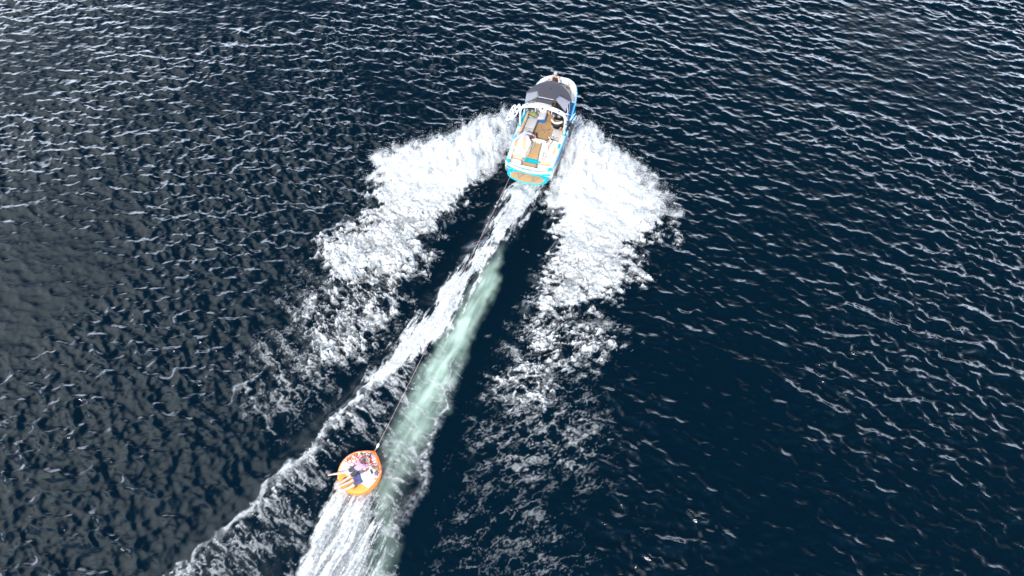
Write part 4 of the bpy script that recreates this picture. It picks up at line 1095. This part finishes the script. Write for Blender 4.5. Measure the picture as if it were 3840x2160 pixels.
# printed letters round the front edge
def letter(shape, r, f, ang, size):
    c, s = math.cos(ang), math.sin(ang)
    bm = bmesh.new()
    for poly in shape:
        v = [bm.verts.new((r + (x * c - y * s) * size, f + (x * s + y * c) * size, ttop(r, f) + .016)) for x, y in poly]
        bm.faces.new(v)
    for fc in bm.faces:
        fc.normal_update()
        if fc.normal.z < 0: fc.normal_flip()
    return bm
bar = lambda x0, y0, x1, y1: [(x0, y0), (x1, y0), (x1, y1), (x0, y1)]
FRAME = [bar(-.6, -.4, .6, -.24), bar(-.6, .24, .6, .4), bar(-.6, -.24, -.44, .24), bar(.44, -.24, .6, .24)]
MM = [bar(-.6, -.4, -.42, .4), bar(.42, -.4, .6, .4), [(-.42, .4), (-.42, .1), (0, -.25), (0, .05)], [(0, .05), (0, -.25), (.42, .1), (.42, .4)]]
RING = [[(.42 * math.cos(a), .42 * math.sin(a)), (.42 * math.cos(b), .42 * math.sin(b)), (.28 * math.cos(b), .28 * math.sin(b)), (.28 * math.cos(a), .28 * math.sin(a))] for a, b in zip(np.linspace(0, 2 * math.pi, 17)[:-1], np.linspace(0, 2 * math.pi, 17)[1:])]
for shp, r, f, an in ((FRAME, -.70, .20, 70), (FRAME, -.55, .50, 44), (MM, -.31, .69, 24), (RING, -.07, .80, 0)):
    link('printed_letter', letter(shp, r, f, R(an), .155), M_LETTER, tb)
for r, f, an in ((-.70, .20, 70), (-.55, .50, 44)):
    bm = letter([bar(-.44, -.24, .44, .24)], r, f, R(an), .155); link('letter_fill', bm, M_ORANGE, tb)
link('letter_fill', letter([[(.27 * math.cos(a), .27 * math.sin(a)) for a in np.linspace(0, 2 * math.pi, 17)[:-1]]], -.07, .80, 0, .155), M_TWHITE, tb)
for k in range(5):
    r, f = -.50 + .055 * k, -.03 + .02 * k
    link('printed_letter', letter([bar(-.10, -.35, .10, .35)], r, f, R(20), .11), M_LETTER, tb)
def strap(p0, p1, m=M_STRAP):
    a, b = Vector((*p0, ttop(*p0) + .01)), Vector((*p1, ttop(*p1) + .01))
    return tube(catmull([a, a.lerp(b, .25) + Vector((0, 0, .05)), a.lerp(b, .75) + Vector((0, 0, .05)), b], 5), .022, 8, None, .6)
for p0, p1 in (((-.36, -.62), (-.30, -.46)), ((.26, -.68), (.32, -.52)), ((-.36, .50), (-.22, .56)), ((.03, .62), (.17, .60)), ((.30, .55), (.44, .52)), ((.74, .42), (.82, .28))):
    link('grab_handle', strap(p0, p1), M_STRAP if p0[1] < 0 else fabric('handle_red', (.45, .03, .05)), tb, True)
link('tow_harness', prism([(-.16, .86), (.16, .86), (.03, 1.075), (-.03, 1.075)], .15, .33, .02), M_ORANGE, tb, True)
link('tow_eye', tube([(0, 1.06 + .035 * math.cos(a), .25 + .045 * math.sin(a)) for a in np.linspace(0, 2 * math.pi, 14)], .012, 6), M_STEEL, tb)
T_MAT = Matrix.LocRotScale(TUBE_LOC, tb.rotation_euler, None)

# tow rope from the tower bracket to the tube
ra = B_MAT @ Vector((-.03, 2.80, 2.40)); rb = T_MAT @ Vector((0, 1.10, .25))
N = 48
pts = []
for i in range(N + 1):
    t = i / N; p = ra.lerp(rb, t); p.z -= 0.5 * 4 * t * (1 - t) * .35; pts.append(p)
rope = thing('tow_rope', 'thin red tow rope stretched from the boat tower to the orange tube', 'rope', ra)
def rope_mat():
    m, n, l, b = new_mat('rope_red_white')
    tc = n.new('ShaderNodeTexCoord'); w = n.new('ShaderNodeTexNoise'); w.inputs['Scale'].default_value = 30
    l.new(tc.outputs['Object'], w.inputs['Vector'])
    c = n.new('ShaderNodeValToRGB'); c.color_ramp.elements[0].position = .45; c.color_ramp.elements[1].position = .55
    c.color_ramp.elements[0].color = (.60, .28, .24, 1); c.color_ramp.elements[1].color = (.66, .48, .45, 1)
    l.new(w.outputs['Fac'], c.inputs['Fac']); l.new(c.outputs[0], b.inputs['Base Color']); b.inputs['Roughness'].default_value = .8
    return m
link('line', tube([p - ra for p in pts], .005, 6), rope_mat(), rope, True)
d = (pts[-1] - pts[-2]).normalized()
link('float', tube([rb - ra - d * .34, rb - ra - d * .30, rb - ra - d * .18, rb - ra - d * .12], [.02, .05, .05, .02], 10), M_TWHITE, rope, True)
link('hook', tube([rb - ra - d * .12, rb - ra - d * .02], .022, 8), M_STEEL, rope)

# ---------------------------------------------------------------- people
def skin_mat(name, col):
    m = simple(name, col, 0.55, noise=0.08, scale=12)
    return m
SKIN_A = skin_mat('skin_light', (0.54, 0.355, 0.275)); SKIN_B = skin_mat('skin_tan', (0.50, 0.30, 0.215))
HAIR_BROWN = simple('hair_brown', (0.10, 0.045, 0.022), 0.6, noise=0.4, scale=40, bump=0.5)
HAIR_AUBURN = simple('hair_dark_auburn', (0.065, 0.014, 0.018), 0.6, noise=0.4, scale=40, bump=0.5)
HAIR_SAND = simple('hair_sandy', (0.20, 0.115, 0.05), 0.6, noise=0.35, scale=40, bump=0.5)
HAIR_GREY = simple('hair_ash', (0.25, 0.22, 0.20), 0.6, noise=0.3, scale=40, bump=0.5)
EYE = simple('eye', (0.02, 0.015, 0.012), 0.2)
LIP = simple('lips', (0.35, 0.10, 0.09), 0.5)
def cloth(name, col): return simple(name, col, 0.8, noise=0.12, scale=16, bump=0.4)

def frame_from(fwd, up):
    f = Vector(fwd).normalized(); r = f.cross(Vector(up)).normalized(); u = r.cross(f)
    return Matrix((r, f, u)).transposed()          # columns: right, forward, up

def hand(bm, w, d, n, s, k=1.0, curl=0.5):
    """palm, four bent fingers of different length and a thumb off the side of the palm"""
    d = Vector(d).normalized(); n = (Vector(n) - d * Vector(n).dot(d)).normalized(); side = d.cross(n) * s
    M = Matrix((side, d, n)).transposed()
    ball(w + d * .045 * k, .040 * k, .050 * k, .018 * k, M, bm, 12)
    for i, L in enumerate((.066, .076, .070, .054)):
        o = (-1.5 + i) * .0195 * k
        a = w + d * .082 * k - side * o; b = a + (d * (1 - curl * .4) + n * curl * .6).normalized() * L * .5 * k
        c = b + (d * (1 - curl) + n * curl * 1.3).normalized() * L * .5 * k
        capsule(a, b, .0098 * k, .0092 * k, 8, bm); capsule(b, c, .0092 * k, .0078 * k, 8, bm)
    a = w + d * .028 * k + side * .032 * k; b = a + (d * .65 + side * .6 + n * .3).normalized() * .036 * k; c = b + (d * .9 + n * .35).normalized() * .030 * k
    capsule(a, b, .0125 * k, .0105 * k, 8, bm); capsule(b, c, .0105 * k, .009 * k, 8, bm)

def person(name, label, P, at, rot, J, face, skin, k=1.0, hair=None, cap=None, clothes=(), group=None, extra_hair=None, curl=.55, top_up=(0, 0, 1)):
    """J: joint -> point in the carrier's frame; P: carrier matrix; at: base point in that frame"""
    base = Vector(at)
    root = thing(name, label, 'person', P @ base, rot, group)
    J = {a: Vector(b) - base for a, b in J.items()}
    if 'hipL' not in J:
        ax = (J['shR'] - J['shL']).normalized()
        J['hipL'] = J['pelvis'] - ax * .085 * k; J['hipR'] = J['pelvis'] + ax * .085 * k
    bm = bmesh.new()
    F_ = frame_from(face, top_up)
    # trunk
    up = (J['chest'] - J['pelvis']).normalized(); ax = (J['shR'] - J['shL']).normalized(); fr = up.cross(ax).normalized()
    Mt = Matrix((ax, fr, up)).transposed()
    capsule(J['hipL'], J['hipR'], .098 * k, .098 * k, 14, bm)
    mid = J['pelvis'].lerp(J['chest'], .5)
    Lh = (J['chest'] - J['pelvis']).length
    ball(J['pelvis'].lerp(J['chest'], .15), .150 * k, .108 * k, .13 * k, Mt, bm); ball(mid, .132 * k, .095 * k, max(.15 * k, Lh * .5), Mt, bm)
    ball(J['chest'], .158 * k, .108 * k, .155 * k, Mt, bm)
    capsule(J['shL'].lerp(J['shR'], .12), J['shR'].lerp(J['shL'], .12), .062 * k, .062 * k, 12, bm)
    capsule(J['chest'] + up * .08 * k, J['neck'], .075 * k, .055 * k, 12, bm); capsule(J['neck'], J['head'] - F_ @ Vector((0, .01, .03)) * k, .054 * k, .050 * k, 12, bm)
    # head with face
    h = J['head']; H = lambda x, y, z: h + F_ @ (Vector((x, y, z)) * k)
    ball(H(0, -.012, .018), .076 * k, .094 * k, .098 * k, F_, bm, 18); ball(H(0, .018, -.055), .056 * k, .066 * k, .062 * k, F_, bm, 14)
    capsule(H(0, .082, .012), H(0, .100, -.022), .010 * k, .0155 * k, 8, bm)                     # nose
    for s in (-1, 1):
        ball(H(s * .078, -.008, -.005), .010 * k, .020 * k, .030 * k, F_, bm, 8)                # ears
        capsule(H(s * .014, .086, .022), H(s * .044, .078, .024), .010 * k, .009 * k, 8, bm)    # brows
    capsule(H(-.018, .084, -.056), H(.018, .084, -.056), .009 * k, .009 * k, 8, bm)             # mouth
    # limbs
    for S in 'LR':
        s = -1 if S == 'L' else 1
        sh, el, wr = J['sh' + S], J['el' + S], J['wr' + S]
        ball(sh, .062 * k, .062 * k, .062 * k, None, bm, 10)
        capsule(sh, el, .050 * k, .039 * k, 12, bm); capsule(el, wr, .039 * k, .027 * k, 12, bm)
        hand(bm, wr, wr - el, Vector((0, 0, -1)) if abs((wr - el).normalized().z) < .8 else -F_.col[1], s, k, curl)
        hp, kn, an, to = J['hip' + S], J['knee' + S], J['ank' + S], J['toe' + S]
        capsule(hp, kn, .085 * k, .056 * k, 14, bm); capsule(kn, kn.lerp(an, .35), .054 * k, .056 * k, 12, bm); capsule(kn.lerp(an, .35), an, .056 * k, .036 * k, 12, bm)
        heel = an - (to - an).normalized() * .03 * k
        capsule(heel, to, .037 * k, .026 * k, 10, bm)
        tdir = (to - an).normalized(); sd = tdir.cross(Vector((0, 0, 1))).normalized()
        for q in range(5): capsule(to + sd * (q - 2) * .013 * k, to + sd * (q - 2) * .014 * k + tdir * (.032 - .004 * abs(q - 1)) * k, .0095 * k, .0085 * k, 6, bm)
    link('body', fuse(bm, name + '_body', .0085 * max(k, .8), 3), skin, root, True)
    # eyes and lips
    bm = bmesh.new()
    for s in (-1, 1): ball(H(s * .031, .079, .004), .011 * k, .009 * k, .008 * k, F_, bm, 8)
    link('eyes', bm, EYE, root, True)
    link('lips', capsule(H(-.016, .090, -.057), H(.016, .090, -.057), .0055 * k, .0055 * k, 6), LIP, root, True)
    if hair:
        bm = bmesh.new()
        ball(H(0, -.026, .030), .086 * k, .096 * k, .100 * k, F_, bm, 18)
        for s in (-1, 1): capsule(H(s * .062, -.045, .02), H(s * .060, -.062, -.07), .036 * k, .028 * k, 10, bm)
        capsule(H(0, -.08, .02), H(0, -.085, -.08), .055 * k, .045 * k, 10, bm)
        for a, b, r0, r1 in (extra_hair or ()): capsule(H(*a), H(*b), r0 * k, r1 * k, 10, bm)
        link('hair', fuse(bm, 'hair', .010, 2), hair, root, True)
    if cap:
        bm = bmesh.new(); ball(H(0, -.012, .048), .092 * k, .106 * k, .085 * k, F_, bm, 16)
        brim = [H(.085 * math.cos(a), .08 + .085 * math.sin(a), .055 - .02 * math.sin(a)) for a in np.linspace(0, math.pi, 9)]
        for p, q in zip(brim[:-1], brim[1:]): capsule(p.lerp(h, .3), p, .012 * k, .010 * k, 6, bm)
        link('cap', fuse(bm, 'cap', .009, 2), cap, root, True)
    for nm, mat, fn in clothes:
        bm = bmesh.new(); fn(bm, J, k, Mt, up, ax, fr, H)
        link(nm, fuse(bm, nm, .010, 3), mat, root, True)
    return root

def shorts(frac=.55, g=.014):
    def fn(bm, J, k, Mt, up, ax, fr, H):
        capsule(J['hipL'], J['hipR'], (.098 + g) * k, (.098 + g) * k, 14, bm)
        ball(J['pelvis'].lerp(J['chest'], .12), (.150 + g) * k, (.108 + g) * k, .115 * k, Mt, bm)
        for S in 'LR':
            a, b = J['hip' + S], J['hip' + S].lerp(J['knee' + S], frac)
            capsule(a, b, (.088 + g) * k, (.078 + g) * k, 14, bm)
    return fn
def top(sleeve=.5, g=.014, low=.18, straps=False):
    def fn(bm, J, k, Mt, up, ax, fr, H):
        ball(J['pelvis'].lerp(J['chest'], low + .12), (.146 + g) * k, (.104 + g) * k, .12 * k, Mt, bm)
        ball(J['pelvis'].lerp(J['chest'], .6), (.138 + g) * k, (.098 + g) * k, max(.15 * k, (J['chest'] - J['pelvis']).length * .45), Mt, bm)
        ball(J['chest'], (.158 + g) * k, (.108 + g) * k, (.13 if straps else .155) * k, Mt, bm)
        if straps:
            for S in 'LR':
                p = J['sh' + S].lerp(J['neck'], .45)
                capsule(J['chest'] + (p - J['chest']) * .3 + fr * .07 * k, p + up * .04 * k, .034 * k, .026 * k, 8, bm); capsule(p + up * .04 * k, J['chest'] - fr * .08 * k, .026 * k, .034 * k, 8, bm)
        else:
            capsule(J['shL'].lerp(J['shR'], .1), J['shR'].lerp(J['shL'], .1), (.062 + g) * k, (.062 + g) * k, 12, bm)
            capsule(J['chest'] + up * .08 * k, J['neck'].lerp(J['chest'], .25), (.078 + g) * k, (.058 + g) * k, 12, bm)
            for S in 'LR':
                sh, el, wr = J['sh' + S], J['el' + S], J['wr' + S]
                ball(sh, (.062 + g) * k, (.062 + g) * k, (.062 + g) * k, None, bm, 10)
                if sleeve <= 1:
                    capsule(sh, sh.lerp(el, sleeve), (.052 + g) * k, (.048 + g) * k, 12, bm)
                else:
                    capsule(sh, el, (.052 + g) * k, (.042 + g) * k, 12, bm); capsule(el, el.lerp(wr, sleeve - 1), (.042 + g) * k, (.033 + g) * k, 12, bm)
    return fn
def patch(g=.034, z0=.55, z1=1.0, w=.12):
    def fn(bm, J, k, Mt, up, ax, fr, H):
        c = J['chest'] + up * .075 * k
        ball(c, (.158 + g) * k * w / .12, (.108 + g) * k, .085 * k, Mt, bm)
    return fn

brot = B_ROT
# passenger in the bow, facing aft
person('person', 'person in black tank top sitting in the bow beyond the dark canopy, facing aft', B_MAT, (-.22, 6.12, .98), brot,
       dict(pelvis=(-.22, 6.10, 1.08), chest=(-.22, 6.17, 1.38), neck=(-.22, 6.18, 1.61), head=(-.22, 6.15, 1.76),
            shL=(-.05, 6.18, 1.53), shR=(-.39, 6.18, 1.53), elL=(.05, 6.02, 1.32), elR=(-.49, 6.02, 1.32), wrL=(-.14, 5.86, 1.30), wrR=(-.30, 5.86, 1.30),
            kneeL=(-.12, 5.68, 1.08), kneeR=(-.32, 5.68, 1.08), ankL=(-.10, 5.60, .68), ankR=(-.34, 5.60, .68), toeL=(-.10, 5.48, .62), toeR=(-.34, 5.48, .62)),
       (0, -1, .22), SKIN_B, 1.04, HAIR_GREY, cloth('cap_grey', (.33, .31, .31)),
       (('tank_top', cloth('tank_black', (.018, .014, .014)), top(straps=True)), ('shorts', cloth('shorts_black', (.014, .014, .016)), shorts(.5))),
       extra_hair=(((-.05, -.03, -.03), (-.07, .01, -.18), .03, .02), ((.05, -.03, -.03), (.07, .01, -.18), .03, .02)))
# man in grey on the port side
person('person', 'person in grey top and maroon shorts leaning over the port side by the rear seats', B_MAT, (-.62, 1.99, .80), brot,
       dict(pelvis=(-.64, 1.98, .89), chest=(-.82, 1.82, 1.18), neck=(-.96, 1.69, 1.38), head=(-1.05, 1.60, 1.50),
            shL=(-.76, 1.92, 1.34), shR=(-1.02, 1.62, 1.28), elL=(-.56, 2.06, 1.16), elR=(-1.16, 1.40, 1.20), wrL=(-.38, 2.12, 1.02), wrR=(-1.20, 1.19, 1.075),
            kneeL=(-.36, 2.34, .86), kneeR=(-.28, 2.16, .86), ankL=(-.30, 2.44, .47), ankR=(-.18, 2.26, .47), toeL=(-.22, 2.56, .44), toeR=(-.08, 2.36, .44)),
       (-.7, -.6, -.35), SKIN_A, 1.0, HAIR_GREY, cloth('cap_grey_dark', (.24, .22, .25)),
       (('hooded_top', cloth('hoodie_grey', (.33, .32, .35)), top(1.6, .022)), ('shorts', cloth('shorts_maroon', (.065, .018, .022)), shorts(.85))))
# child on the starboard rear seat
person('person', 'child in pale dress with brown hair on the starboard rear seat, one arm raised', B_MAT, (.60, 1.35, .97), brot,
       dict(pelvis=(.60, 1.28, 1.06), chest=(.58, 1.40, 1.26), neck=(.57, 1.45, 1.42), head=(.56, 1.45, 1.53),
            shL=(.70, 1.46, 1.36), shR=(.44, 1.44, 1.36), elL=(.82, 1.62, 1.40), elR=(.40, 1.28, 1.18), wrL=(.68, 1.74, 1.52), wrR=(.53, 1.12, 1.10),
            kneeL=(.70, .98, 1.10), kneeR=(.52, .98, 1.10), ankL=(.66, .74, .93), ankR=(.54, .74, .93), toeL=(.66, .64, .97), toeR=(.54, .64, .97)),
       (-.1, -1, .15), SKIN_A, .78, HAIR_BROWN, None,
       (('dress', cloth('dress_pale', (.62, .56, .55)), top(.3, .018, .05)), ('skirt', cloth('dress_skirt', (.62, .56, .55)), shorts(.6, .02))),
       extra_hair=(((-.06, -.02, -.02), (-.075, .01, -.17), .032, .022), ((.06, -.02, -.02), (.075, .01, -.17), .032, .022)))
# riders on the tube
trot = tb.rotation_euler
R1 = dict(head=(0.1, 0.44, 0.90), neck=(0.05, 0.31, 0.79), chest=(0.0, 0.20, 0.66), pelvis=(-0.12, -0.03, 0.50), shL=(-0.12, 0.26, 0.70), shR=(0.16, 0.26, 0.70), hipL=(-0.19, 0.02, 0.49), hipR=(-0.05, -0.09, 0.49),
          kneeL=(-0.47, -0.34, 0.44), ankL=(-0.84, -0.66, 0.44), toeL=(-0.98, -0.78, 0.42), kneeR=(-0.2, -0.46, 0.44), ankR=(-0.38, -0.87, 0.44), toeR=(-0.43, -1.03, 0.42), elL=(-0.30, 0.34, 0.50), wrL=(-0.30, 0.52, 0.46), elR=(0.20, 0.44, 0.50), wrR=(0.10, 0.60, 0.46))
R2 = dict(head=(0.67, 0.53, 0.64), neck=(0.6, 0.4, 0.58), chest=(0.5, 0.20, 0.51), pelvis=(0.24, -0.19, 0.49), shL=(0.43, 0.36, 0.55), shR=(0.70, 0.17, 0.55), hipL=(0.17, -0.12, 0.48), hipR=(0.32, -0.26, 0.48),
          kneeL=(-0.03, -0.53, 0.44), ankL=(-0.30, -0.92, 0.44), toeL=(-0.38, -1.07, 0.42), kneeR=(0.12, -0.68, 0.44), ankR=(-0.14, -1.06, 0.42), toeR=(-0.25, -1.22, 0.40), elL=(0.28, 0.42, 0.46), wrL=(0.40, 0.56, 0.45), elR=(0.84, 0.24, 0.46), wrR=(0.80, 0.42, 0.44))
person('person', 'rider with long auburn hair and black shorts propped on elbows on the orange tube', T_MAT, (-.12, -.02, .39), trot, R1, (.35, .9, -.35), SKIN_A, .98, HAIR_AUBURN, None,
       (('swim_top', cloth('top_purple_white', (.40, .24, .46)), top(.35, .014, .32)), ('shorts', cloth('shorts_charcoal', (.035, .033, .042)), shorts(.45))),
       extra_hair=(((-.02, -.08, -.02), (-.05, -.12, -.16), .05, .04), ((-.05, -.12, -.16), (-.04, -.10, -.28), .04, .025), ((.04, -.07, 0), (.02, -.12, -.14), .04, .03)), curl=.9)
person('person', 'rider in white shirt and navy shorts lying flat at the right of the orange tube', T_MAT, (.24, -.19, .39), trot, R2, (.35, .80, -.15), SKIN_A, 1.04, HAIR_SAND, None,
       (('shirt', cloth('shirt_white', (.60, .60, .61)), top(.5, .018, .12)), ('yoke', cloth('shirt_charcoal', (.055, .052, .058)), patch()), ('shorts', cloth('shorts_navy', (.045, .045, .12)), shorts(.5))), curl=.9)
